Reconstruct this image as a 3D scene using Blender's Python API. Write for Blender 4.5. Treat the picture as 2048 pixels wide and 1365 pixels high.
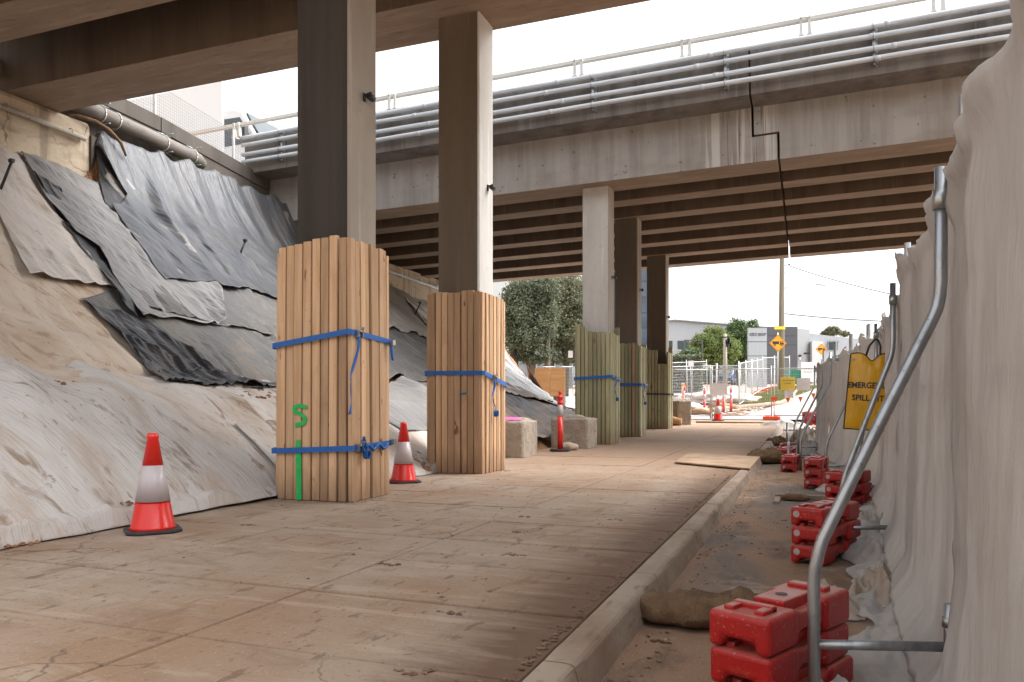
import bpy, bmesh, math, random
from math import sin, cos, pi, radians, sqrt, atan2, exp
from mathutils import Vector, Matrix, noise
random.seed(7)
R = random.random
scene = bpy.context.scene
for o in list(bpy.data.objects): bpy.data.objects.remove(o)
C = bpy.context.collection

# ---------------- camera ----------------
F = 1540.0; HOR = 810.0; CH = 0.9; YAW = radians(21.0)
cs, sn = cos(YAW), sin(YAW)
cam = bpy.data.cameras.new('camera'); camo = bpy.data.objects.new('camera', cam); C.objects.link(camo)
cam.sensor_width = 36; cam.lens = F / 2048 * 36; cam.shift_y = (HOR - 682.5) / 2048
camo.location = (0, 0, CH); camo.rotation_euler = (pi / 2, 0, YAW)
cam.clip_start = 0.05; cam.clip_end = 2000
scene.camera = camo
# ---------------- world, sun, exposure ----------------
SUN_EL, SUN_AZ = radians(52), radians(62)      # azimuth measured from +Y towards +X
w = bpy.data.worlds.new('World'); scene.world = w; w.use_nodes = True
wn = w.node_tree.nodes; wl = w.node_tree.links
bg = wn['Background']
sky = wn.new('ShaderNodeTexSky'); sky.sky_type = 'NISHITA'; sky.sun_disc = False
sky.sun_elevation = SUN_EL; sky.sun_rotation = SUN_AZ
sky.air_density = 1.0; sky.dust_density = 6.0; sky.ozone_density = 1.0
hs = wn.new('ShaderNodeHueSaturation'); hs.inputs['Saturation'].default_value = 0.12
wl.new(sky.outputs[0], hs.inputs['Color']); wl.new(hs.outputs[0], bg.inputs['Color'])
bg.inputs['Strength'].default_value = 0.15
sl = bpy.data.lights.new('sun', 'SUN'); sl.energy = .5; sl.angle = radians(65); sl.color = (1, .965, .92)
so = bpy.data.objects.new('sun', sl); C.objects.link(so)
sdir = Vector((sin(SUN_AZ) * cos(SUN_EL), cos(SUN_AZ) * cos(SUN_EL), sin(SUN_EL)))
so.rotation_euler = sdir.to_track_quat('Z', 'Y').to_euler(); so.location = (20, 10, 30)
vs = scene.view_settings; vs.view_transform = 'Standard'; vs.look = 'None'; vs.gamma = 1; vs.exposure = 1.82
try:
    scene.cycles.max_bounces = 10; scene.cycles.diffuse_bounces = 5
except Exception: pass

# ---------------- picture <-> place ----------------
def W(px, py, d):
    u = (px - 1024) / F; v = (HOR - py) / F
    return Vector((d * (-sn + cs * u), d * (cs + sn * u), CH + v * d))
def atY(px, Y):
    u = (px - 1024) / F; d = Y / (cs + sn * u); return d * (-sn + cs * u), d
def lerp(a, b, t): return a + (b - a) * t
def clamp(x, a=0., b=1.): return max(a, min(b, x))
def sm(a, b, x):
    t = clamp((x - a) / (b - a)); return t * t * (3 - 2 * t)
def interp(pts, x):
    if x <= pts[0][0]: return pts[0][1]
    for (a, va), (b, vb) in zip(pts, pts[1:]):
        if x <= b: return va + (vb - va) * (x - a) / (b - a)
    return pts[-1][1]
GP = [(-1e3, 0), (12, 0), (17, .05), (23, .15), (30, .33), (36, .55), (60, 2.15), (100, 3.7), (160, 4.5), (1e4, 4.5)]
def g(Y): return interp(GP, Y)
def G(px, d, dz=0.):
    p = W(px, HOR, d); return Vector((p.x, p.y, g(p.y) + dz))
ROAD = -.12
def fb(x, y, z=0., o=3):
    s = 0; a = 1; t = 0
    for i in range(o):
        s += a * noise.noise(Vector((x, y, z + 7.3 * i))); t += a; a *= .5; x *= 2; y *= 2
    return s / t
def ridge(x, y, z=0., o=3):
    s = 0; a = 1; t = 0
    for i in range(o):
        s += a * (1 - 2 * abs(noise.noise(Vector((x, y, z + 3.1 * i))))); t += a; a *= .5; x *= 2; y *= 2
    return s / t

# ---------------- materials ----------------
def mat(name, base, rough=.8, metal=0., layers=(), bump=(), var=0., trans=0., spec=.5, coat=0., coords='Object'):
    """layers: (scale xyz, detail, lo, hi, colour, strength[, distortion]); bump: (scale xyz, strength, distance)"""
    m = bpy.data.materials.new(name); m.use_nodes = True
    n, l = m.node_tree.nodes, m.node_tree.links
    bs = n['Principled BSDF']; bs.inputs['Roughness'].default_value = rough; bs.inputs['Metallic'].default_value = metal
    bs.inputs['Specular IOR Level'].default_value = spec
    if coat: bs.inputs['Coat Weight'].default_value = coat
    tc = n.new('ShaderNodeTexCoord'); oi = n.new('ShaderNodeObjectInfo')
    add = n.new('ShaderNodeVectorMath'); add.operation = 'MULTIPLY_ADD'
    l.new(oi.outputs['Random'], add.inputs[0]); add.inputs[1].default_value = (31, 17, 23); l.new(tc.outputs[coords], add.inputs[2])
    def nz(sc, det=4, dist=0.):
        mp = n.new('ShaderNodeMapping'); mp.inputs['Scale'].default_value = sc if hasattr(sc, '__len__') else (sc,) * 3
        l.new(add.outputs[0], mp.inputs['Vector'])
        t = n.new('ShaderNodeTexNoise'); t.inputs['Scale'].default_value = 1; t.inputs['Detail'].default_value = det
        t.inputs['Roughness'].default_value = .6; t.inputs['Distortion'].default_value = dist
        l.new(mp.outputs[0], t.inputs['Vector']); return t.outputs['Fac']
    col = n.new('ShaderNodeRGB'); col.outputs[0].default_value = (*base, 1); cur = col.outputs[0]
    for L in layers:
        f = nz(L[0], L[1], L[6] if len(L) > 6 else 0.)
        mr = n.new('ShaderNodeMapRange'); mr.inputs['From Min'].default_value = L[2]; mr.inputs['From Max'].default_value = L[3]
        mr.inputs['To Max'].default_value = L[5]; l.new(f, mr.inputs['Value'])
        mx = n.new('ShaderNodeMix'); mx.data_type = 'RGBA'; l.new(mr.outputs[0], mx.inputs['Factor'])
        l.new(cur, mx.inputs[6]); mx.inputs[7].default_value = (*L[4], 1); cur = mx.outputs[2]
    if var:
        h = n.new('ShaderNodeHueSaturation'); mr = n.new('ShaderNodeMapRange')
        mr.inputs['To Min'].default_value = 1 - var; mr.inputs['To Max'].default_value = 1 + var
        l.new(oi.outputs['Random'], mr.inputs['Value']); l.new(mr.outputs[0], h.inputs['Value'])
        l.new(cur, h.inputs['Color']); cur = h.outputs[0]
    l.new(cur, bs.inputs['Base Color'])
    nb = None
    for sc, st, di in bump:
        b = n.new('ShaderNodeBump'); b.inputs['Strength'].default_value = st; b.inputs['Distance'].default_value = di
        l.new(nz(sc, 5), b.inputs['Height'])
        if nb: l.new(nb, b.inputs['Normal'])
        nb = b.outputs[0]
    if nb: l.new(nb, bs.inputs['Normal'])
    if trans:
        tr = n.new('ShaderNodeBsdfTranslucent'); l.new(cur, tr.inputs['Color'])
        if nb: l.new(nb, tr.inputs['Normal'])
        mx = n.new('ShaderNodeMixShader'); mx.inputs[0].default_value = trans
        l.new(bs.outputs[0], mx.inputs[1]); l.new(tr.outputs[0], mx.inputs[2]); l.new(mx.outputs[0], n['Material Output'].inputs[0])
    m['_col'] = 0
    return m
def crack_layer(m, scale, width, colour, mask_lo=.52, mask_hi=.56, strength=.8, mscale=.5):
    n, l = m.node_tree.nodes, m.node_tree.links; bs = n['Principled BSDF']
    src = bs.inputs['Base Color'].links[0].from_socket
    tc = n.new('ShaderNodeTexCoord')
    nz = n.new('ShaderNodeTexNoise'); nz.inputs['Scale'].default_value = 3; nz.inputs['Detail'].default_value = 4; l.new(tc.outputs['Object'], nz.inputs['Vector'])
    ma = n.new('ShaderNodeVectorMath'); ma.operation = 'MULTIPLY_ADD'; ma.inputs[1].default_value = (.35, .35, .35)
    l.new(nz.outputs['Color'], ma.inputs[0]); l.new(tc.outputs['Object'], ma.inputs[2])
    vo = n.new('ShaderNodeTexVoronoi'); vo.feature = 'DISTANCE_TO_EDGE'; vo.inputs['Scale'].default_value = scale; l.new(ma.outputs[0], vo.inputs['Vector'])
    lt = n.new('ShaderNodeMapRange'); lt.inputs['From Min'].default_value = 0; lt.inputs['From Max'].default_value = width
    lt.inputs['To Min'].default_value = strength; lt.inputs['To Max'].default_value = 0; l.new(vo.outputs['Distance'], lt.inputs['Value'])
    mk = n.new('ShaderNodeTexNoise'); mk.inputs['Scale'].default_value = mscale; l.new(tc.outputs['Object'], mk.inputs['Vector'])
    mr = n.new('ShaderNodeMapRange'); mr.inputs['From Min'].default_value = mask_lo; mr.inputs['From Max'].default_value = mask_hi; l.new(mk.outputs['Fac'], mr.inputs['Value'])
    mu = n.new('ShaderNodeMath'); mu.operation = 'MULTIPLY'; l.new(lt.outputs[0], mu.inputs[0]); l.new(mr.outputs[0], mu.inputs[1])
    mx = n.new('ShaderNodeMix'); mx.data_type = 'RGBA'; l.new(mu.outputs[0], mx.inputs['Factor']); l.new(src, mx.inputs[6]); mx.inputs[7].default_value = (*colour, 1)
    l.new(mx.outputs[2], bs.inputs['Base Color'])
def axis_layer(m, axis, a, b, colour, strength, nscale=(6, 1, 1), nstr=.3, invert=False):
    """dirt lying along a line of the place: fades over object coordinate a..b, broken up by noise"""
    n, l = m.node_tree.nodes, m.node_tree.links; bs = n['Principled BSDF']
    src = bs.inputs['Base Color'].links[0].from_socket
    tc = n.new('ShaderNodeTexCoord'); sx = n.new('ShaderNodeSeparateXYZ'); l.new(tc.outputs['Object'], sx.inputs[0])
    mp = n.new('ShaderNodeMapping'); mp.inputs['Scale'].default_value = nscale; l.new(tc.outputs['Object'], mp.inputs[0])
    nz = n.new('ShaderNodeTexNoise'); nz.inputs['Scale'].default_value = 1; nz.inputs['Detail'].default_value = 6; nz.inputs['Roughness'].default_value = .65; l.new(mp.outputs[0], nz.inputs['Vector'])
    ma = n.new('ShaderNodeMath'); ma.operation = 'MULTIPLY_ADD'; ma.inputs[1].default_value = nstr; l.new(nz.outputs['Fac'], ma.inputs[0]); l.new(sx.outputs[axis], ma.inputs[2])
    mr = n.new('ShaderNodeMapRange'); mr.inputs['From Min'].default_value = a + nstr * .5; mr.inputs['From Max'].default_value = b + nstr * .5
    mr.inputs['To Min'].default_value = 0; mr.inputs['To Max'].default_value = strength; l.new(ma.outputs[0], mr.inputs['Value'])
    mx = n.new('ShaderNodeMix'); mx.data_type = 'RGBA'; l.new(mr.outputs[0], mx.inputs['Factor']); l.new(src, mx.inputs[6]); mx.inputs[7].default_value = (*colour, 1)
    l.new(mx.outputs[2], bs.inputs['Base Color'])

def window_layer(m, x0, x1, colour, strength, nscale, lo=.46, hi=.56):
    """lime runs below a leaking joint: a streaky stain between object x0 and x1"""
    n, l = m.node_tree.nodes, m.node_tree.links; bs = n['Principled BSDF']; src = bs.inputs['Base Color'].links[0].from_socket
    tc = n.new('ShaderNodeTexCoord'); sx = n.new('ShaderNodeSeparateXYZ'); l.new(tc.outputs['Object'], sx.inputs[0])
    mp = n.new('ShaderNodeMapping'); mp.inputs['Scale'].default_value = nscale; l.new(tc.outputs['Object'], mp.inputs[0])
    nz = n.new('ShaderNodeTexNoise'); nz.inputs['Scale'].default_value = 1; nz.inputs['Detail'].default_value = 5; l.new(mp.outputs[0], nz.inputs['Vector'])
    r = n.new('ShaderNodeMapRange'); r.inputs['From Min'].default_value = lo; r.inputs['From Max'].default_value = hi; l.new(nz.outputs['Fac'], r.inputs['Value'])
    a = n.new('ShaderNodeMapRange'); a.inputs['From Min'].default_value = x0; a.inputs['From Max'].default_value = x0 + .06; l.new(sx.outputs[0], a.inputs['Value'])
    b = n.new('ShaderNodeMapRange'); b.inputs['From Min'].default_value = x1; b.inputs['From Max'].default_value = x1 - .06; l.new(sx.outputs[0], b.inputs['Value'])
    p = n.new('ShaderNodeMath'); p.operation = 'MULTIPLY'; l.new(a.outputs[0], p.inputs[0]); l.new(b.outputs[0], p.inputs[1])
    q = n.new('ShaderNodeMath'); q.operation = 'MULTIPLY'; l.new(p.outputs[0], q.inputs[0]); l.new(r.outputs[0], q.inputs[1])
    k = n.new('ShaderNodeMath'); k.operation = 'MULTIPLY'; k.inputs[1].default_value = strength; l.new(q.outputs[0], k.inputs[0])
    mx = n.new('ShaderNodeMix'); mx.data_type = 'RGBA'; l.new(k.outputs[0], mx.inputs['Factor']); l.new(src, mx.inputs[6]); mx.inputs[7].default_value = (*colour, 1)
    l.new(mx.outputs[2], bs.inputs['Base Color'])
M = {}
def concrete(name, c, dark, stain=.6, brown=(.16, .11, .07), sx=3., rough=.85):
    return mat(name, c, rough, layers=[((sx, sx, .25), 5, .42, .68, dark, stain), ((.7, .7, .35), 4, .45, .7, brown, .55), (9, 4, .55, .75, tuple(x * .72 for x in c), .5), ((12, 12, .5), 3, .6, .72, tuple(min(1, x * 1.45) for x in c), .5)],
               bump=[(18, .25, .01), (140, .25, .003)])
M['conc_fascia'] = mat('weathered_grey_concrete', (.33, .31, .29), .88, layers=[((2.2, 2.2, .22), 6, .44, .72, (.14, .125, .115), .75, .3), ((9, 9, .5), 4, .56, .72, (.44, .425, .41), .5), ((.35, .35, 1.1), 5, .47, .68, (.165, .135, .11), .65), (13, 5, .56, .7, (.15, .14, .13), .5), (70, 2, .6, .72, (.12, .11, .1), .4)], bump=[(18, .35, .012), (140, .25, .003)])
M['conc_girder'] = mat('pale_edge_girder_concrete', (.37, .355, .34), .88, layers=[((3, 3, .3), 6, .44, .72, (.2, .185, .17), .7, .3), ((11, 11, .5), 4, .56, .72, (.45, .435, .42), .5), ((.5, .5, 1.3), 5, .47, .68, (.215, .18, .145), .6), ((7, 7, 7), 2, .68, .72, (.12, .11, .1), .7)], bump=[(18, .35, .012), (140, .25, .003)])
window_layer(M['conc_girder'], -.85, .55, (.56, .55, .53), .8, (9, 9, .25)); window_layer(M['conc_girder'], -.5, .48, (.11, .105, .1), .8, (22, 22, .5), .56, .62)
M['conc_brown'] = concrete('brown_stained_concrete', (.27, .20, .145), (.13, .085, .055), .6, (.15, .09, .05))
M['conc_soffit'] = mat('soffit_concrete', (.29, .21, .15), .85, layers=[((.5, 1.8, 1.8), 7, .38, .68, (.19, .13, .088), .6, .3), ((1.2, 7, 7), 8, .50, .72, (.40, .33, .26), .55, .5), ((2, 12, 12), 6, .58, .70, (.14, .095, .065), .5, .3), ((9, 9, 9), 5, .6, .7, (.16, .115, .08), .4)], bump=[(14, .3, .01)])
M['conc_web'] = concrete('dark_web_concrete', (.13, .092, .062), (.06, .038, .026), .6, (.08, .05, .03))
M['conc_col'] = concrete('column_concrete', (.35, .31, .265), (.22, .185, .15), .5, (.2, .16, .12), 2.)
M['conc_col_dark'] = concrete('dark_column_concrete', (.05, .042, .034), (.022, .018, .016), .75, (.04, .03, .023), 7.)
M['conc_col_light'] = concrete('pale_column_concrete', (.58, .565, .54), (.42, .40, .375), .4, (.3, .28, .25), 2.)
M['conc_cream'] = mat('cream_wall_concrete', (.46, .385, .29), .88, layers=[((2, .8, 2), 5, .5, .65, (.25, .19, .135), .7, 1.), ((.5, 3, .2), 4, .56, .66, (.16, .12, .09), .6), (14, 4, .55, .7, (.32, .26, .2), .5)], bump=[(12, .4, .02), (90, .3, .004)])
crack_layer(M['conc_cream'], .9, .012, (.1, .07, .05), .5, .55, .8, .7)
M['conc_darkwall'] = concrete('dark_retaining_concrete', (.085, .073, .062), (.035, .03, .025), .7, (.075, .055, .037), 2.)
M['conc_parapet'] = concrete('lichen_stained_parapet', (.20, .185, .172), (.085, .075, .07), .8, (.14, .115, .095), 3.)
M['conc_block'] = mat('rough_block_concrete', (.43, .37, .30), .92, layers=[(5, 5, .45, .7, (.3, .23, .17), .7), ((2, 2, 5), 5, .55, .7, (.22, .16, .11), .6), (30, 3, .6, .72, (.55, .5, .43), .6)], bump=[(9, 1, .05), (34, .9, .02), (90, .7, .008)])
M['path'] = mat('dusty_path_concrete', (.305, .228, .165), .9, layers=[((1.2, .5, 1), 6, .40, .64, (.26, .155, .09), .8, .6), ((.6, .9, 1), 5, .48, .68, (.37, .305, .245), .8), ((2.5, 6, 1), 6, .54, .66, (.205, .14, .098), .55, .8), ((1.1, 7, 1), 6, .55, .64, (.44, .36, .28), .35, .4), ((5, 1.5, 1), 5, .585, .68, (.19, .11, .065), .7), ((14, 5, 1), 5, .61, .66, (.13, .08, .052), .7), (45, 3, .60, .70, (.13, .085, .055), .75), (90, 3, .62, .7, (.5, .43, .36), .5)], bump=[(20, .25, .006), (160, .35, .002)])
crack_layer(M['path'], 1.1, .010, (.09, .065, .05), .53, .57, .8, .45)
axis_layer(M['path'], 0, -1.42, -1.02, (.115, .062, .036), .92, (2.5, 11, 1), .7)
axis_layer(M['path'], 1, 8, 13, (.34, .21, .13), .6, (.8, .8, 1), 6)
M['kerb'] = mat('kerb_concrete', (.33, .265, .205), .9, layers=[((3, 1.5, 4), 6, .42, .64, (.21, .14, .09), .8), ((9, 2, 9), 5, .58, .66, (.12, .08, .055), .6), (22, 4, .58, .72, (.17, .12, .085), .6)], bump=[(16, .4, .01), (120, .4, .003)])
M['asphalt'] = mat('dusty_asphalt', (.135, .112, .095), .93, layers=[((.9, .6, 1), 6, .40, .56, (.27, .165, .10), .95, .8), ((3, 1.2, 1), 6, .54, .66, (.12, .075, .05), .8), (90, 2, .6, .7, (.38, .34, .3), .5), (40, 3, .35, .25, (.05, .045, .04), .5), ((1.5, 1.5, 1), 5, .6, .68, (.42, .36, .30), .45)], bump=[(60, .7, .006), (220, .6, .003), (5, .3, .02)])
M['groundc'] = mat('trampled_dirt', (.40, .29, .2), .95, layers=[(.4, 6, .4, .65, (.3, .2, .13), .8), (3, 5, .5, .7, (.5, .4, .3), .6)], bump=[(3, .5, .05), (40, .5, .01)])
M['soil'] = mat('orange_clay_soil', (.30, .155, .08), .97, layers=[(6, 6, .4, .65, (.17, .085, .045), .8), (30, 3, .5, .7, (.5, .29, .16), .6)], bump=[(20, 1, .04), (90, .8, .01)])
M['crumb'] = mat('dirt_crumbs', (.10, .06, .04), .97, layers=[(20, 3, .4, .6, (.24, .15, .1), .8)], bump=[(60, .6, .01)])
M['farroad'] = mat('pale_grey_asphalt', (.25, .255, .265), .9, layers=[((.5, .2, 1), 5, .4, .7, (.2, .195, .195), .7), (50, 3, .55, .7, (.45, .44, .43), .5)], bump=[(60, .4, .005)])
M['farpath'] = mat('pale_footpath_concrete', (.37, .335, .29), .9, layers=[((.4, .3, 1), 5, .4, .7, (.30, .25, .20), .7), (6, 5, .55, .75, (.38, .3, .23), .5)])
M['grass'] = mat('dry_verge_grass', (.20, .22, .075), .95, layers=[(2, 6, .4, .62, (.38, .33, .16), .8), (25, 4, .5, .7, (.12, .17, .05), .7)], bump=[(50, .8, .03)])
M['galv'] = mat('galvanised_steel', (.40, .42, .44), .38, .9, layers=[((30, 30, 8), 4, .45, .65, (.27, .285, .30), .8), (60, 2, .66, .72, (.12, .1, .09), .5)], bump=[(90, .15, .002)])
M['galvpaint'] = mat('pale_galvanised_conduit', (.58, .62, .66), .6, .0, layers=[((1.5, 20, 20), 4, .45, .7, (.40, .43, .46), .7), (70, 2, .62, .7, (.66, .69, .72), .4)])
M['railwhite'] = mat('pale_painted_rail', (.60, .585, .55), .6, .1, layers=[((2, 12, 12), 4, .5, .7, (.46, .44, .4), .7)])
M['fencewire'] = mat('zinc_fence_wire', (.50, .50, .50), .5, .5, layers=[(8, 3, .5, .7, (.38, .38, .38), .6)])
M['red'] = mat('dusty_red_plastic', (.40, .010, .010), .36, layers=[((5, 5, 3), 5, .48, .72, (.27, .018, .014), .7), (26, 4, .60, .70, (.36, .10, .07), .4), (90, 3, .63, .7, (.55, .4, .3), .6)], bump=[(70, .25, .003), (9, .15, .01)])
def dust_up(m, colour, strength):
    n, l = m.node_tree.nodes, m.node_tree.links; bs = n['Principled BSDF']; src = bs.inputs['Base Color'].links[0].from_socket
    ge = n.new('ShaderNodeNewGeometry'); sx = n.new('ShaderNodeSeparateXYZ'); l.new(ge.outputs['True Normal'], sx.inputs[0])
    nz = n.new('ShaderNodeTexNoise'); nz.inputs['Scale'].default_value = 14; nz.inputs['Detail'].default_value = 5
    tc = n.new('ShaderNodeTexCoord'); l.new(tc.outputs['Object'], nz.inputs['Vector'])
    mr = n.new('ShaderNodeMapRange'); mr.inputs['From Min'].default_value = .6; mr.inputs['From Max'].default_value = 1; l.new(sx.outputs[2], mr.inputs['Value'])
    m2 = n.new('ShaderNodeMapRange'); m2.inputs['From Min'].default_value = .3; m2.inputs['From Max'].default_value = .62; m2.inputs['To Min'].default_value = .25; m2.inputs['To Max'].default_value = strength; l.new(nz.outputs['Fac'], m2.inputs['Value'])
    mu = n.new('ShaderNodeMath'); mu.operation = 'MULTIPLY'; l.new(mr.outputs[0], mu.inputs[0]); l.new(m2.outputs[0], mu.inputs[1])
    mx = n.new('ShaderNodeMix'); mx.data_type = 'RGBA'; l.new(mu.outputs[0], mx.inputs['Factor']); l.new(src, mx.inputs[6]); mx.inputs[7].default_value = (*colour, 1)
    l.new(mx.outputs[2], bs.inputs['Base Color'])
dust_up(M['red'], (.42, .24, .18), .62)
M['conered'] = mat('fluorescent_red_pvc', (.72, .018, .012), .28, layers=[(8, 4, .55, .75, (.6, .05, .03), .4), (60, 3, .64, .7, (.3, .15, .1), .5)], spec=.6)
M['orange'] = mat('fluorescent_orange_pvc', (.9, .11, .035), .4, layers=[(5, 4, .5, .7, (.75, .12, .06), .5)])
M['reflect'] = mat('reflective_white_band', (.50, .44, .45), .3, 0., layers=[((40, 40, 4), 3, .5, .7, (.45, .39, .39), .5)])
M['rubber'] = mat('black_rubber', (.022, .021, .021), .6, layers=[(8, 4, .5, .7, (.1, .075, .06), .5)])
M['black'] = mat('black_plastic', (.018, .018, .019), .5)
M['lens'] = mat('dark_lens', (.01, .01, .012), .1)
M['blue'] = mat('blue_webbing', (.012, .11, .38), .65, layers=[((40, 40, 3), 3, .5, .7, (.02, .07, .22), .6)], bump=[(160, .4, .002)])
M['darkstrap'] = mat('black_webbing', (.03, .035, .03), .7)
M['buckle'] = mat('steel_buckle', (.35, .34, .32), .35, .9)
def wood(name, c, ring, knot, dirt):
    m = mat(name, c, .75, layers=[((16, 16, .7), 4, .42, .62, ring, .75, .8), ((8, 8, 3.0), 2, .69, .715, knot, .85), ((5, 5, 1.2), 4, .6, .75, ring, .8), ((2.5, 2.5, 1.2), 5, .55, .75, dirt, .55), (50, 3, .66, .72, (.1, .06, .035), .55)], bump=[((24, 24, 1), .2, .003)], var=.26, spec=.25)
    return m
M['pine'] = wood('raw_pine', (.56, .365, .22), (.42, .25, .135), (.15, .06, .022), (.31, .185, .105))
M['treated'] = wood('treated_pine', (.36, .335, .205), (.29, .265, .15), (.16, .09, .035), (.28, .20, .1))
for k_ in ('pine', 'treated'): axis_layer(M[k_], 2, .34, -.05, (.22, .13, .08), .8, (14, 14, 3), .5)
M['ply'] = mat('plywood_sheet', (.58, .36, .17), .7, layers=[((1, 6, 14), 5, .4, .62, (.47, .27, .115), .8, 1.), (30, 2, .68, .72, (.2, .1, .05), .6)])
M['plydirty'] = mat('muddy_plywood', (.47, .33, .22), .9, layers=[(2, 5, .4, .65, (.27, .17, .1), .8)])
M['green'] = mat('green_spray_paint', (.0, .42, .085), .6, layers=[(30, 4, .52, .66, (.16, .36, .12), .6)])
M['bluespray'] = mat('blue_spray_paint', (.01, .12, .2), .6)
M['pink'] = mat('pink_spray_paint', (.85, .13, .36), .7, layers=[(12, 4, .55, .7, (.6, .3, .33), .6)], bump=[(15, .6, .02)])
def tarp(name, c, rough, l1, l2, wr, spec=.5, trans=0., streak=(6, 25, 6), dirt=.7, coat=0.):
    return mat(name, c, rough, layers=[((.6, 1.1, .6), 6, .45, .64, l1, dirt, 1.5), ((streak[0] * .25, streak[1] * .18, streak[2] * .25), 5, .56, .66, l2, dirt, 1.), ((7, 16, 7), 4, .63, .69, tuple(x * .5 for x in l2), .55)],
               bump=[((streak[0] * .3, streak[1], streak[2] * .3), min(1, wr * 1.9), .045), ((streak[0] * .8, streak[1] * 3.4, streak[2] * .8), min(1, wr * 1.4), .012), ((.8, 4, .8), wr * .8, .08), (60, wr * .25, .003)], spec=spec, trans=trans, coat=coat)
M['geo'] = tarp('dirty_white_geotextile', (.53, .495, .47), .85, (.42, .335, .265), (.25, .17, .115), .3, .3, dirt=.85)
M['geo_cream'] = tarp('clay_stained_geotextile', (.55, .465, .385), .88, (.43, .31, .215), (.32, .2, .13), .3, .3)
M['geo_grey'] = tarp('pale_grey_geotextile', (.52, .48, .45), .8, (.44, .37, .32), (.34, .26, .2), .22, .3, dirt=.5)
M['poly_grey'] = tarp('dark_grey_polythene', (.052, .056, .066), .40, (.095, .092, .09), (.08, .073, .066), .5, .45, streak=(3, 11, 3))
M['poly_ink_and_shade'] = tarp('black_polythene_and_crevice_shade', (.022, .022, .026), .38, (.05, .048, .047), (.09, .07, .055), .5, .45, streak=(3, 11, 3), dirt=.5)  # black plastic; also serves as painted shade in the crevices between sheets
M['poly_mid'] = tarp('mid_grey_polythene', (.20, .195, .195), .45, (.27, .25, .235), (.13, .12, .11), .5, .45, streak=(4, 13, 4))
M['poly_dusty'] = tarp('dusty_grey_polythene', (.10, .098, .098), .44, (.165, .15, .13), (.22, .155, .105), .7, .45, streak=(9, 18, 9))
M['poly_beige'] = tarp('beige_grey_tarpaulin', (.34, .31, .275), .5, (.25, .22, .19), (.2, .16, .12), .5, .5)
M['poly_silver'] = tarp('silver_tarpaulin', (.72, .72, .72), .38, (.48, .46, .44), (.25, .24, .235), .45, .5)
M['poly_black'] = mat('clay_smeared_black_plastic', (.085, .085, .09), .5, layers=[((1.2, .25, 1.2), 6, .44, .6, (.38, .22, .13), .8, 1.), ((4, 20, 4), 4, .5, .62, (.25, .24, .24), .7)], bump=[((5, 22, 5), .6, .03)])
M['cloth'] = mat('beige_shade_cloth', (.60, .58, .56), .92, layers=[((3, 3, .5), 5, .46, .66, (.50, .47, .445), .75), ((1.2, 1.2, .8), 5, .57, .7, (.42, .375, .335), .55), ((26, 26, 1.5), 4, .56, .66, (.60, .57, .54), .6)], bump=[((9, 9, 1.2), .55, .03), ((5, 5, 5), .4, .03), ((34, 34, 5), .5, .008), (260, .4, .002)], trans=.36, spec=.15)
M['jointdirt'] = mat('dark_joint_dirt', (.055, .037, .026), .97, layers=[(8, 4, .4, .65, (.13, .08, .05), .7)])
M['conduit'] = mat('beige_conduit', (.33, .29, .24), .7, layers=[((3, 12, 12), 4, .5, .7, (.22, .18, .14), .7)])
M['wire_dark'] = mat('weathered_dark_wire', (.17, .15, .16), .6, .3)
M['cloth_dirty'] = mat('muddy_shade_cloth', (.45, .395, .345), .93, layers=[((3, 3, 3), 6, .4, .62, (.33, .25, .19), .8), ((14, 14, 4), 5, .6, .68, (.2, .14, .1), .7)], bump=[((8, 14, 6), .6, .03), (200, .3, .002)], trans=.1, spec=.15)
M['hessian'] = mat('wet_hessian', (.125, .072, .036), .97, layers=[(7, 5, .45, .65, (.21, .13, .068), .8), (90, 2, .5, .7, (.09, .05, .025), .7)], bump=[(130, .8, .006), (8, .7, .04)])
M['bag'] = mat('yellow_pvc_bag', (.78, .43, .012), .32, layers=[(5, 4, .5, .7, (.66, .33, .01), .6)], bump=[((12, 12, 4), .3, .02)], spec=.6, trans=.12)
M['signyellow'] = mat('yellow_sign_sheet', (.85, .62, .04), .4); M['signorange'] = mat('orange_sign_sheet', (.9, .36, .01), .4)
M['signwhite'] = mat('white_sign_sheet', (.75, .75, .77), .5, layers=[((3, 3, 30), 3, .55, .6, (.6, .6, .64), .5)])
M['ink'] = mat('black_lettering', (.02, .02, .022), .5)
M['inkgrey'] = mat('grey_lettering', (.09, .09, .11), .5)
M['pole'] = mat('weathered_pole_timber', (.24, .21, .16), .9, layers=[((12, 12, .4), 5, .42, .62, (.13, .115, .09), .8), ((3, 3, .3), 4, .55, .7, (.3, .3, .22), .6)], bump=[((25, 25, .6), .7, .02)])
M['bark'] = mat('bark', (.13, .1, .075), .95, layers=[((9, 9, 1.5), 5, .4, .65, (.06, .045, .035), .8)], bump=[((12, 12, 2), .8, .03)])
def leafm(name, a, b, c):
    return mat(name, a, .6, layers=[(.9, 4, .42, .62, b, .9), (3, 3, .52, .66, c, .7)], trans=.3, spec=.3)
M['leaf_dark'] = leafm('dark_needle_foliage', (.15, .17, .105), (.09, .108, .068), (.24, .26, .165))
M['leaf_light'] = leafm('yellow_green_foliage', (.19, .24, .07), (.12, .17, .06), (.3, .33, .12))
M['leaf_mid'] = leafm('mid_green_foliage', (.10, .155, .06), (.06, .1, .04), (.17, .22, .09))
M['leaf_olive'] = leafm('olive_foliage', (.20, .205, .125), (.13, .14, .08), (.27, .27, .17))
M['clad_light'] = mat('pale_metal_cladding', (.40, .425, .46), .6, layers=[((14, 14, .2), 2, .45, .6, (.36, .385, .42), .6)])
M['clad_white'] = mat('white_panel_wall', (.62, .63, .64), .7, layers=[(.3, 3, .4, .7, (.56, .57, .59), .5)])
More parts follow.
